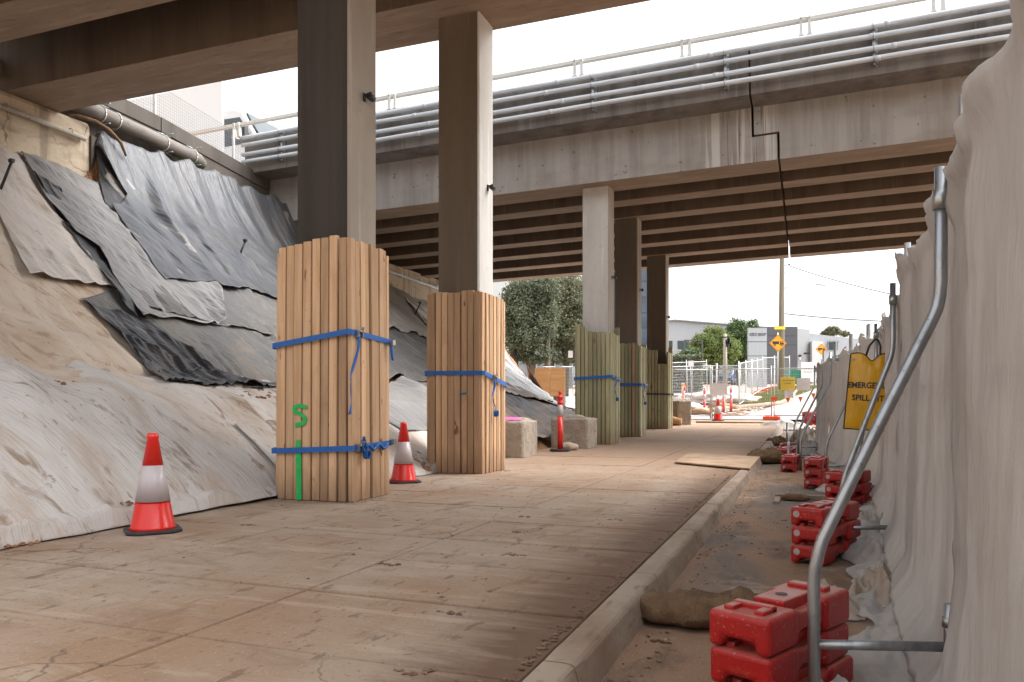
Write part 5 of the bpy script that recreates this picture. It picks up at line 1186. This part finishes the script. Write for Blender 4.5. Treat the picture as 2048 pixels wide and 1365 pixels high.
# ================= poles, signs =================
p = G(1563, 52); t = thing('power_pole', p, 'tall weathered timber power pole with street lamp arm beyond the bridge', 'pole')
MB().tube([(0, 0, -.2), (0, 0, 4), (.03, 0, 8), (0.05, 0, 14)], [.205, .19, .165, .14], 14).build('pole', M['pole'], t)
zz = CH + (HOR - 577) / F * 52 - p.z
la = MB().tube([(.1, -.05, zz), (.9, -.1, zz + .1), (2.3, -.2, zz + .22)], .035, 8).build('lamp_arm', M['galvpaint'], t)
q = MB(); q.tube([(2.2, -.2, zz + .2), (2.45, -.22, zz + .24), (2.75, -.24, zz + .2), (2.95, -.25, zz + .16)], [.04, .1, .09, .03], 10); q.build('street_lamp', M['galvpaint'], la)
z2 = CH + (HOR - 657) / F * 52 - p.z; sg = MB().box((-.2, -.25, z2), (.72, .02, .2)).build('street_sign', M['signyellow'], t)
text('TO THE SITE', .1, M['ink'], sg, 'lettering', Matrix.Translation((-.2, -.262, z2)) @ UPRIGHT) if False else None
q = MB()
for k in range(5): q.tube([(-.22 + 0 * k, -.262, z2), (-.2, -.262, z2)], .001, 4)
z3 = CH + (HOR - 532) / F * 52 - p.z
MB().tube([(.15, 0, z3), (.5, -.05, z3 + .05)], .02, 6).tube([(.15, 0, z3 - .6), (.35, -.05, z3 - .3), (.5, -.05, z3 - .05)], .015, 6).lathe([(.05, z3), (.07, z3 + .05), (.04, z3 + .15)], (.5, -.05, 0), 8).build('insulator', M['black'], t)
t.rotation_euler = (0, 0, YAW)
def wire(a, b_, sag, lab, r=.022):
    q = MB().tube([a.lerp(b_, k / 16) - Vector((0, 0, sag * 4 * (k / 16) * (1 - k / 16))) for k in range(17)], r, 5); o = q.build('overhead_wire', M['black']); tag(o, lab, 'wire', 'overhead wires from the timber pole'); return o
wire(W(1580, 533, 52), W(2300, 640, 40), .9, 'upper overhead wire running right from the timber pole', .03)
wire(W(1570, 628, 52), W(2150, 640, 40), .35, 'lower overhead wire running right from the timber pole', .03)
wire(W(1452, 668, 62), W(1563, 668, 52), .0, 'thin wire from the concrete pole to the timber pole', .012)
p = G(1450, 62); t = thing('concrete_pole', p, 'thin pale concrete pole in front of the yellow-green tree', 'pole'); zt = CH + (HOR - 668) / F * 62 - p.z
MB().tube([(0, 0, 0), (0, 0, zt)], [.2, .13], 10).build('pole', M['farpath'], t)
q = MB(); random.seed(2)
for k in range(9): q.box((.1 + .35 * R(), -.1, zt - .35 - .6 * R()), (.12, .12, .2 + .3 * R()))
q.box((.2, -.1, zt - .28), (.7, .1, .08)); q.build('transformer', M['black'], t)
# diamond signs with lorry symbol
def diamond(px_, py_, d_, half, lab, post=True):
    p = W(px_, py_, d_); gz = g(p.y); t = thing('warning_sign', (p.x, p.y, gz), lab, 'warning sign', 'orange diamond truck warning signs', YAW)
    z = p.z - gz; r = half
    pl = MB().prism([(0, z - r), (r, z), (0, z + r), (-r, z)], -.01, .01, 'Y').build('plate', M['signorange'], t, bevel=.004)
    q = MB(); s = r * .93; s2 = r * .87
    for i in range(4):
        a = [(0, -1), (1, 0), (0, 1), (-1, 0)][i]; b_ = [(0, -1), (1, 0), (0, 1), (-1, 0)][(i + 1) % 4]
        q.prism([(a[0] * s, z + a[1] * s), (b_[0] * s, z + b_[1] * s), (b_[0] * s2, z + b_[1] * s2), (a[0] * s2, z + a[1] * s2)], -.0135, -.0105, 'Y')
    q.build('border', M['rust'], pl)
    q = MB(); k = r / .55
    def bx_(x0, x1, z0, z1): q.bb(x0 * k, x1 * k, -.0142, -.0108, z + z0 * k, z + z1 * k)
    bx_(-.35, .07, -.02, .12); bx_(-.33, .08, -.06, -.025); q.prism([(.11 * k, z - .1 * k), (.36 * k, z - .1 * k), (.36 * k, z + .01 * k), (.31 * k, z + .13 * k), (.13 * k, z + .13 * k), (.13 * k, z + .0 * k)], -.0143, -.0109, 'Y')
    for cx in (-.2, .23): q.prism([(cx * k + .075 * k * cos(a), z - .1 * k + .075 * k * sin(a)) for a in [j * pi / 8 for j in range(16)]], -.0165, -.0146, 'Y')
    q.bb(.07 * k, .13 * k, -.014, -.0108, z - .09 * k, z - .05 * k)
    q.build('truck_symbol', M['ink'], pl)
    q = MB(); q.prism([(.2 * k, z + .04 * k), (.3 * k, z + .04 * k), (.28 * k, z + .1 * k), (.2 * k, z + .1 * k)], -.0165, -.0146, 'Y')
    for cx in (-.2, .23): q.prism([(cx * k + .03 * k * cos(a), z - .1 * k + .03 * k * sin(a)) for a in [j * pi / 4 for j in range(8)]], -.018, -.0167, 'Y')
    q.build('symbol_gap', M['signorange'], pl)
    MB().tube([(0, .04, 0), (0, .04, z + r + .12)], .035, 8).build('post', M['fencewire'], t); return t
diamond(1556, 687, 48, .54, 'orange diamond truck warning sign beside the timber pole'); diamond(1643, 699, 66, .50, 'orange diamond truck warning sign half hidden by the cloth fence')
# black frame on posts
p = G(1387, 58); t = thing('sign_frame', p, 'empty dark rectangular sign frame in front of the yellow-green tree', 'sign frame', None, YAW)
zt = CH + (HOR - 680) / F * 58 - p.z; zb_ = CH + (HOR - 706) / F * 58 - p.z
MB().bb(-.70, -.62, -.04, .04, 0, zt).bb(.62, .70, -.04, .04, 0, zt).bb(-.70, .70, -.035, .035, zt - .08, zt + .0).bb(-.62, .62, -.03, .03, zb_, zb_ + .08).build('frame', M['clad_dark'], t)
# totem sign
p = G(1514, 60); t = thing('totem_sign', p, 'tall pale grey totem sign lettered ATECO GROUP left of the timber pole', 'sign', None, YAW)
zt = CH + (HOR - 656) / F * 60 - p.z; wd = .72
zs = [0, zt - 3.4, zt - 2.2, zt - 1.1, zt]
for a, b_ in zip(zs, zs[1:]): MB().bb(-wd, wd, -.15, .15, a + .02, b_ - .03).build('panel', M['clad_light'], t)
MB().bb(-wd + .03, wd + .05, -.1, .17, 0, zt - .01).build('core', M['clad_dark'], t)
text('ATECO GROUP', .30, M['inkgrey'], t, 'lettering', Matrix.Translation((0, -.16, zt - .55)) @ UPRIGHT, sx=.60, bold=.012); text('2', .5, M['inkgrey'], t, 'lettering', Matrix.Translation((.3, -.16, zt - 3.75)) @ UPRIGHT)
p = W(1615, 745, 72); t = thing('company_sign', (p.x, p.y, g(p.y)), 'white ATECO GROUP sign board standing right of the timber pole', 'sign', None, YAW); z = p.z - g(p.y)
MB().bb(-.6, .6, -.03, .03, z - .9, z + .95).build('board', M['signwhite'], t); MB().bb(-.55, -.47, .04, .1, 0, z).bb(.47, .55, .04, .1, 0, z).build('post', M['fencewire'], t)
text('ATECO GROUP', .22, M['inkgrey'], t, 'lettering', Matrix.Translation((0, -.035, z + .35)) @ UPRIGHT, .004, sx=.7, bold=.008); q = MB()
for k in range(12): q.bb(-.45 + k * .076, -.45 + k * .076 + (.05 if k % 4 else .02), -.036, -.0305, z - .02, z + .06)
q.build('blurred_lettering', M['inkgrey'], t)
p = G(1592, 73); t = MB().bb(-.9, .9, -.5, .5, 0, 1.3).bb(-.95, .95, -.55, .55, 1.302, 1.36).build('skip_bin', M['greenpaint'], bevel=.03); t.location = p; tag(t, 'green steel box at the foot of the grey building', 'bin')

# ================= buildings =================
def bld(name, lab, origin, rz=YAW): return thing(name, origin, lab, 'building', None, rz)
D = 95; p = G(1440, D); t = bld('warehouse', 'long pale grey warehouse with dark windows behind the yellow-green tree', p)
k = F / D
def bx2(px_): return (px_ - 1440) / k
def bz(py_): return CH + (HOR - py_) / k - p.z
MB().prism([(bx2(1290), -1), (bx2(1537), -1), (bx2(1537), bz(656)), (bx2(1350), bz(641)), (bx2(1290), bz(645))], 0, 25, 'Y').build('wall', M['clad_light'], t)
MB().prism([(bx2(1288), bz(646)), (bx2(1350), bz(642)), (bx2(1538), bz(657)), (bx2(1538), bz(655)), (bx2(1350), bz(640)), (bx2(1288), bz(644))], -.3, 25, 'Y').build('roof', M['clad_mid'], t)
MB().bb(bx2(1290), bx2(1537), -.06, -.01, bz(740), bz(708)).build('base_band', M['clad_white'], t)
for a, b_ in ((1300, 1322), (1330, 1345), (1355, 1378), (1384, 1406), (1424, 1448), (1508, 1534)):
    w_ = MB().bb(bx2(a), bx2(b_), -.04, .02, bz(700), bz(682)).build('window', M['glass'], t); MB().bb(bx2(a) - .08, bx2(b_) + .08, -.10, -.045, bz(700) - .1, bz(700)).build('sill', M['clad_white'], w_)
p = G(1560, 84); D = 84; k = F / D; t = bld('office_block', 'charcoal and grey office block behind the timber pole', p)
def bx3(px_): return (px_ - 1560) / k
def bz3(py_): return CH + (HOR - py_) / k - p.z
MB().bb(bx3(1535), bx3(1595), 0, 14, -1, bz3(654)).build('charcoal_wall', M['clad_dark'], t)
q = MB(); q.prism([(bx3(1595.5), .2), (bx3(1632), 1.8), (bx3(1632), 14), (bx3(1595.5), 14)], -1, bz3(657), 'Z'); q.build('grey_wall', M['clad_mid'], t)
q = MB(); q.prism([(bx3(1632.5), bz3(664)), (bx3(1632.5), -1), (bx3(1740), -1), (bx3(1740), bz3(676))], 2, 16, 'Y'); q.build('pale_wall', M['clad_light'], t)
MB().bb(bx3(1632.5), bx3(1655), 1.2, 1.98, -1, bz3(681)).build('porch', M['clad_white'], t)
w_ = MB().bb(bx3(1671), bx3(1690), 1.9, 1.98, bz3(698), bz3(682)).build('window', M['glass'], t); MB().bb(bx3(1669), bx3(1692), 1.8, 1.89, bz3(682), bz3(680)).bb(bx3(1669), bx3(1671), 1.8, 1.89, bz3(698), bz3(682)).build('frame', M['clad_mid'], w_)
MB().bb(bx3(1612), bx3(1622), .3, .7, bz3(708.5), bz3(705)).build('wall_lamp', M['black'], t); MB().bb(bx3(1598), bx3(1602), -.1, .2, bz3(714), bz3(710)).build('wall_lamp', M['black'], t); MB().bb(bx3(1598.5), bx3(1601), -.1, .2, bz3(720), bz3(715)).build('wall_box', M['signwhite'], t)
for z_ in (690, 672): MB().bb(bx3(1535), bx3(1595), -.012, -.004, bz3(z_) - .03, bz3(z_)).build('panel_joint', M['black'], t)
q = MB(); q.tube([(bx3(1683), 6, bz3(670)), (bx3(1683), 7, bz3(670))], .35, 12); q.bb(bx3(1680), bx3(1688), 6.3, 7.4, bz3(676), bz3(666)); q.build('roof_fan', M['clad_white'], t)
# white building, blue glass building
D = 72; p = G(1000, D); k = F / D; t = bld('white_building', 'plain white building wall behind the dark trees', p)
MB().bb((900 - 1000) / k, (1021 - 1000) / k, 0, 18, -1, CH + (HOR - 480) / k - p.z).build('wall', M['clad_white'], t)
MB().bb((1021.5 - 1000) / k, (1150 - 1000) / k, 3, 18, -1, CH + (HOR - 500) / k - p.z).build('rear_wall', M['clad_light'], t)
for zz_ in (630, 600, 660): MB().bb((1024 - 1000) / k, (1034 - 1000) / k, 2.9, 2.98, CH + (HOR - zz_) / k - p.z - .6, CH + (HOR - zz_) / k - p.z + .6).build('window', M['glass'], t)
D = 64; p = G(1262, D); k = F / D; t = bld('glass_building', 'dark blue glazed building between the last columns', p)
z0, z1 = CH + (HOR - 690) / k - p.z, CH + (HOR - 530) / k - p.z
MB().bb(-2.2, 1.5, 0, 12, z0, z1).build('body', M['clad_dark'], t); MB().bb(-2.0, 1.3, .3, 11, -1, z0 - .01).build('ground_floor', M['ply'], t)
for i in range(5):
    for j in range(5):
        x = -2.1 + j * .72; MB().bb(x, x + .66, -.04, -.004, z0 + .1 + i * 1.3, z0 + 1.3 + i * 1.3).build('window', M['glassblue'], t)
for j in range(4): MB().bb(-1.9 + j * .8, -1.25 + j * .8, .25, .29, 1.0, z0 - .6).build('window', M['glassblue'], t)

# ================= vehicles =================
def wheel(t, x, y, r, side):
    q = MB(); q.tube([(x, y - .1 * side, r), (x, y + .1 * side, r)], r, 24); wv = q.build('wheel', M['rubber'], t)
    MB().tube([(x, y - .112 * side, r), (x, y - .10 * side, r)], r * .62, 18).build('rim', M['galvpaint'], wv)
# truck driving over the far bridge, facing right (+x)
t = thing('box_truck', (-17.2, 19.4, 6.93), 'white box truck with sloping windscreen crossing the far bridge', 'truck')
MB().bb(-6.2, 1.05, -1.15, 1.15, .95, 3.6).build('cargo_box', M['truckwhite'], t, bevel=.05)
MB().bb(-6.1, 1.0, -1.0, 1.0, .62, .93).build('chassis', M['rubber'], t)
cab = MB().prism([(-.2, .45), (2.45, .45), (2.5, .9), (2.4, 1.45), (1.7, 2.6), (1.45, 2.72), (-.2, 2.74)], -1.08, 1.08, 'Y').build('cab', M['truckwhite'], t, bevel=.06)
MB().prism([(2.41, 1.50), (2.45, 1.52), (1.79, 2.58), (1.75, 2.56)], -.98, .98, 'Y').build('windscreen', M['glass'], cab)
for s_ in (-1, 1):
    MB().prism([(.55, 1.62), (2.1, 1.62), (1.62, 2.42), (.55, 2.45)], s_ * 1.085, s_ * 1.095, 'Y').build('side_window', M['glass'], cab)
    MB().tube([(2.47, s_ * .8, .92), (2.53, s_ * .8, .92)], .12, 14).build('headlight', M['headlight'], cab)
    MB().box((1.95, s_ * 1.25, 1.9), (.08, .16, .34)).tube([(1.9, s_ * 1.08, 1.9), (1.95, s_ * 1.2, 1.9)], .015, 6).build('mirror', M['black'], cab)
    for x in (1.5, -3.8): wheel(t, x, s_ * 1.0, .42, s_)
MB().bb(2.3, 2.6, -1.05, 1.05, .42, .68).build('bumper', M['clad_mid'], t, bevel=.03)
t.rotation_euler = (0, -.017, 0)
# blue car
p = G(1450, 72); t = thing('parked_car', p, 'blue hatchback parked behind the mesh fences', 'car', None, YAW - 1.95)
body = MB().prism([(-1.9, .35), (1.95, .35), (2.0, .7), (1.85, .92), (1.0, 1.02), (.25, 1.45), (-1.1, 1.5), (-1.75, 1.05), (-1.95, .95)], -.85, .85, 'Y').build('body', M['carblue'], t, bevel=.06)
for s_ in (-1, 1):
    MB().prism([(.85, 1.03), (.22, 1.38), (-.35, 1.41), (-.35, 1.03)], s_ * .855, s_ * .862, 'Y').build('window', M['glass'], body); MB().prism([(-.42, 1.03), (-.42, 1.41), (-1.05, 1.42), (-1.5, 1.06)], s_ * .855, s_ * .862, 'Y').build('window', M['glass'], body)
    for x in (-1.2, 1.25): wheel(t, x, s_ * .8, .32, s_)
    MB().box((1.93, s_ * .6, .72), (.12, .3, .14)).build('headlight', M['headlight'], body)
MB().prism([(.98, 1.06), (1.01, 1.07), (.30, 1.46), (.27, 1.44)], -.72, .72, 'Y').build('windscreen', M['glass'], body)
# small excavator cab shape half hidden left of the car
# ================= trees =================
def tree(name, base, blobs, trunk_r, m, lab, n, leaf, seed, cat='tree', group=None, droop=.0, trunks=1, tz=None):
    """blobs: (x,y,z,rx,ry,rz) relative to base"""
    random.seed(seed); t = thing(name, base, lab, cat, group, YAW)
    q = MB(); top = max(b_[2] for b_ in blobs)
    for k in range(trunks):
        x0 = (k - (trunks - 1) / 2) * .8
        q.tube([(x0, 0, -.2), (x0 * 1.2 + .1, 0, top * .3), (x0 * 1.5 - .1, .1, top * .65), (x0 * 1.6, 0, top)], [trunk_r, trunk_r * .75, trunk_r * .45, trunk_r * .12], 8)
    for b_ in blobs:
        s_ = Vector((0, 0, top * (.2 + .25 * R()))); e = Vector(b_[:3]); md = s_.lerp(e, .5) + Vector((0, 0, .15 * top * R()))
        q.tube([s_, md, e], [trunk_r * .4, trunk_r * .22, trunk_r * .05], 6)
        for _ in range(5):
            e2 = e + Vector(((R() - .5) * b_[3] * 1.6, (R() - .5) * b_[4] * 1.6, (R() - .3) * b_[5] * 1.4)); q.tube([md.lerp(e, .5), e2], [trunk_r * .12, trunk_r * .02], 4, caps=False)
    q.build('trunk', M['bark'], t)
    q = MB(); tot = sum(b_[3] * b_[4] * b_[5] for b_ in blobs)
    for b_ in blobs:
        cnt = int(n * b_[3] * b_[4] * b_[5] / tot); cl = max(6, cnt // 26)
        for _ in range(cl):
            while True:
                v = Vector((R() * 2 - 1, R() * 2 - 1, R() * 2 - 1))
                if .2 < v.length < 1: break
            v = v.normalized() * (v.length ** .45) * (1 + .28 * noise.noise(v * 2.2 + Vector((seed, 0, 0))))
            c_ = Vector((b_[0] + v.x * b_[3], b_[1] + v.y * b_[4], b_[2] + v.z * b_[5])); cr = .1 * (b_[3] + b_[5]) * (.5 + R())
            for _ in range(26):
                w_ = Vector((random.gauss(0, 1), random.gauss(0, 1), random.gauss(0, .8))) * cr * .8
                a = Vector((random.gauss(0, 1), random.gauss(0, 1), random.gauss(0, .6) - droop)).normalized(); s2 = a.cross(Vector((R() - .5, R() - .5, R() - .5))).normalized() * leaf * .28
                c2 = c_ + w_; L = leaf * (.6 + .8 * R())
                q.add([c2 - a * L * .5, c2 + s2, c2 + a * L * .5, c2 - s2], [(0, 1, 2, 3)])
    q.build('crown', m, t, fixn=False); return t
s45 = F / 46
def bl(px0, d_, items):
    k = F / d_; p = G(px0, d_); return p, [((a - px0) / k, dy, CH + (HOR - b_) / k - p.z, rx / k, ry / k * 1.0, rz / k) for (a, b_, rx, ry, rz, dy) in items]
p, bb_ = bl(1060, 47, [(1035, 625, 34, 40, 46, 0), (1060, 590, 40, 45, 40, .5), (1050, 670, 42, 45, 34, 0), (1085, 640, 30, 40, 44, .4), (1090, 580, 26, 30, 26, 0), (1022, 590, 16, 24, 24, .2), (1030, 700, 30, 30, 22, 0), (1070, 705, 36, 30, 24, .3)])
tree('casuarina_tree', p, bb_, .26, M['leaf_dark'], 'dark feathery tree left of the pale column, against the white building', 34000, .15, 3, trunks=3)
p, bb_ = bl(1130, 50, [(1120, 620, 30, 40, 50, 0), (1150, 590, 34, 40, 44, .4), (1140, 665, 38, 45, 36, 0), (1112, 575, 24, 30, 24, .3), (1165, 650, 22, 30, 40, 0), (1120, 702, 34, 30, 24, 0), (1158, 704, 30, 30, 24, .3)])
tree('casuarina_tree', p, bb_, .24, M['leaf_olive'], 'olive feathery tree right behind the pale third column', 32000, .15, 5, trunks=3)
p, bb_ = bl(1432, 66, [(1410, 690, 26, 26, 20, 0), (1432, 676, 24, 24, 20, .4), (1400, 706, 20, 22, 18, 0), (1452, 700, 24, 26, 26, 0), (1430, 712, 24, 24, 20, 0)])
tree('pepper_tree', p, bb_, .22, M['leaf_light'], 'yellow-green tree behind the empty sign frame', 26000, .17, 7, droop=.6)
p, bb_ = bl(1478, 68, [(1478, 665, 22, 24, 24, 0), (1490, 690, 20, 24, 34, 0), (1465, 690, 20, 24, 30, 0), (1505, 655, 12, 16, 12, 0), (1478, 718, 24, 24, 16, 0)])
tree('pepper_tree', p, bb_, .24, M['leaf_mid'], 'taller green drooping tree just left of the totem sign', 26000, .17, 9, droop=.9)
p, bb_ = bl(1665, 110, [(1664, 664, 14, 14, 8, 0), (1650, 668, 8, 8, 5, 0), (1690, 668, 8, 8, 5, 0)])
tree('distant_tree', p, bb_, .2, M['leaf_olive'], 'small olive tree top showing over the grey building', 5000, .3, 11)
def hedge(px0, px1, pyt, d_, depth, lab, seed, m='leaf_dark', n=9000):
    random.seed(seed); k = F / d_; p = G((px0 + px1) / 2, d_); wd = (px1 - px0) / k; h = CH + (HOR - pyt) / k - p.z; t = thing('hedge', p, lab, 'hedge', None, YAW)
    q = MB()
    for _ in range(n):
        x, y, z = (R() - .5) * wd, (R() - .5) * depth, R() ** .7 * h * (1 + .15 * noise.noise(Vector((R() * 9, seed, 0))))
        a = Vector((random.gauss(0, 1), random.gauss(0, 1), random.gauss(0, 1))).normalized(); s2 = a.cross(Vector((R() - .5, R() - .5, R()))).normalized() * .05; c2 = Vector((x, y, z)); q.add([c2 - a * .09, c2 + s2, c2 + a * .09, c2 - s2], [(0, 1, 2, 3)])
    q.build('foliage', M[m], t, fixn=False)
    MB().bb(-wd / 2 + .3, wd / 2 - .3, -depth * .2, depth * .2, 0, h * .7).build('stems', M['bark'], t)
hedge(1320, 1402, 712, 52, 1.6, 'dark clipped hedge at the left behind the far mesh fences', 3, n=14000)
hedge(1360, 1398, 703, 55, 1.4, 'lighter shrub showing above the dark hedge', 5, 'leaf_mid', 6000)
hedge(1395, 1490, 738, 80, 1.6, 'low green hedge under the yellow-green trees', 7, 'leaf_mid', 9000)
# verge grass blades
random.seed(4); q = MB()
for _ in range(3500):
    y = 39.3 + 22 * R(); xl = interp([(39.2, -3.0), (42, -3.9), (52, -2.6), (62, -2.0)], y); xr = interp([(39.2, -2.6), (42, -1.6), (52, -.2), (62, 1.0)], y); x = lerp(xl, xr, R())
    s2 = .03; q.add([(x - s2, y, g(y) + .04), (x + s2, y, g(y) + .04), (x + (R() - .5) * .1, y, g(y) + .12 + .12 * R())], [(0, 1, 2)])
tag(q.build('verge_grass_blades', M['grass'], fixn=False), 'tufts of dry grass on the verge round the timber pole', 'grass', None, 'stuff')
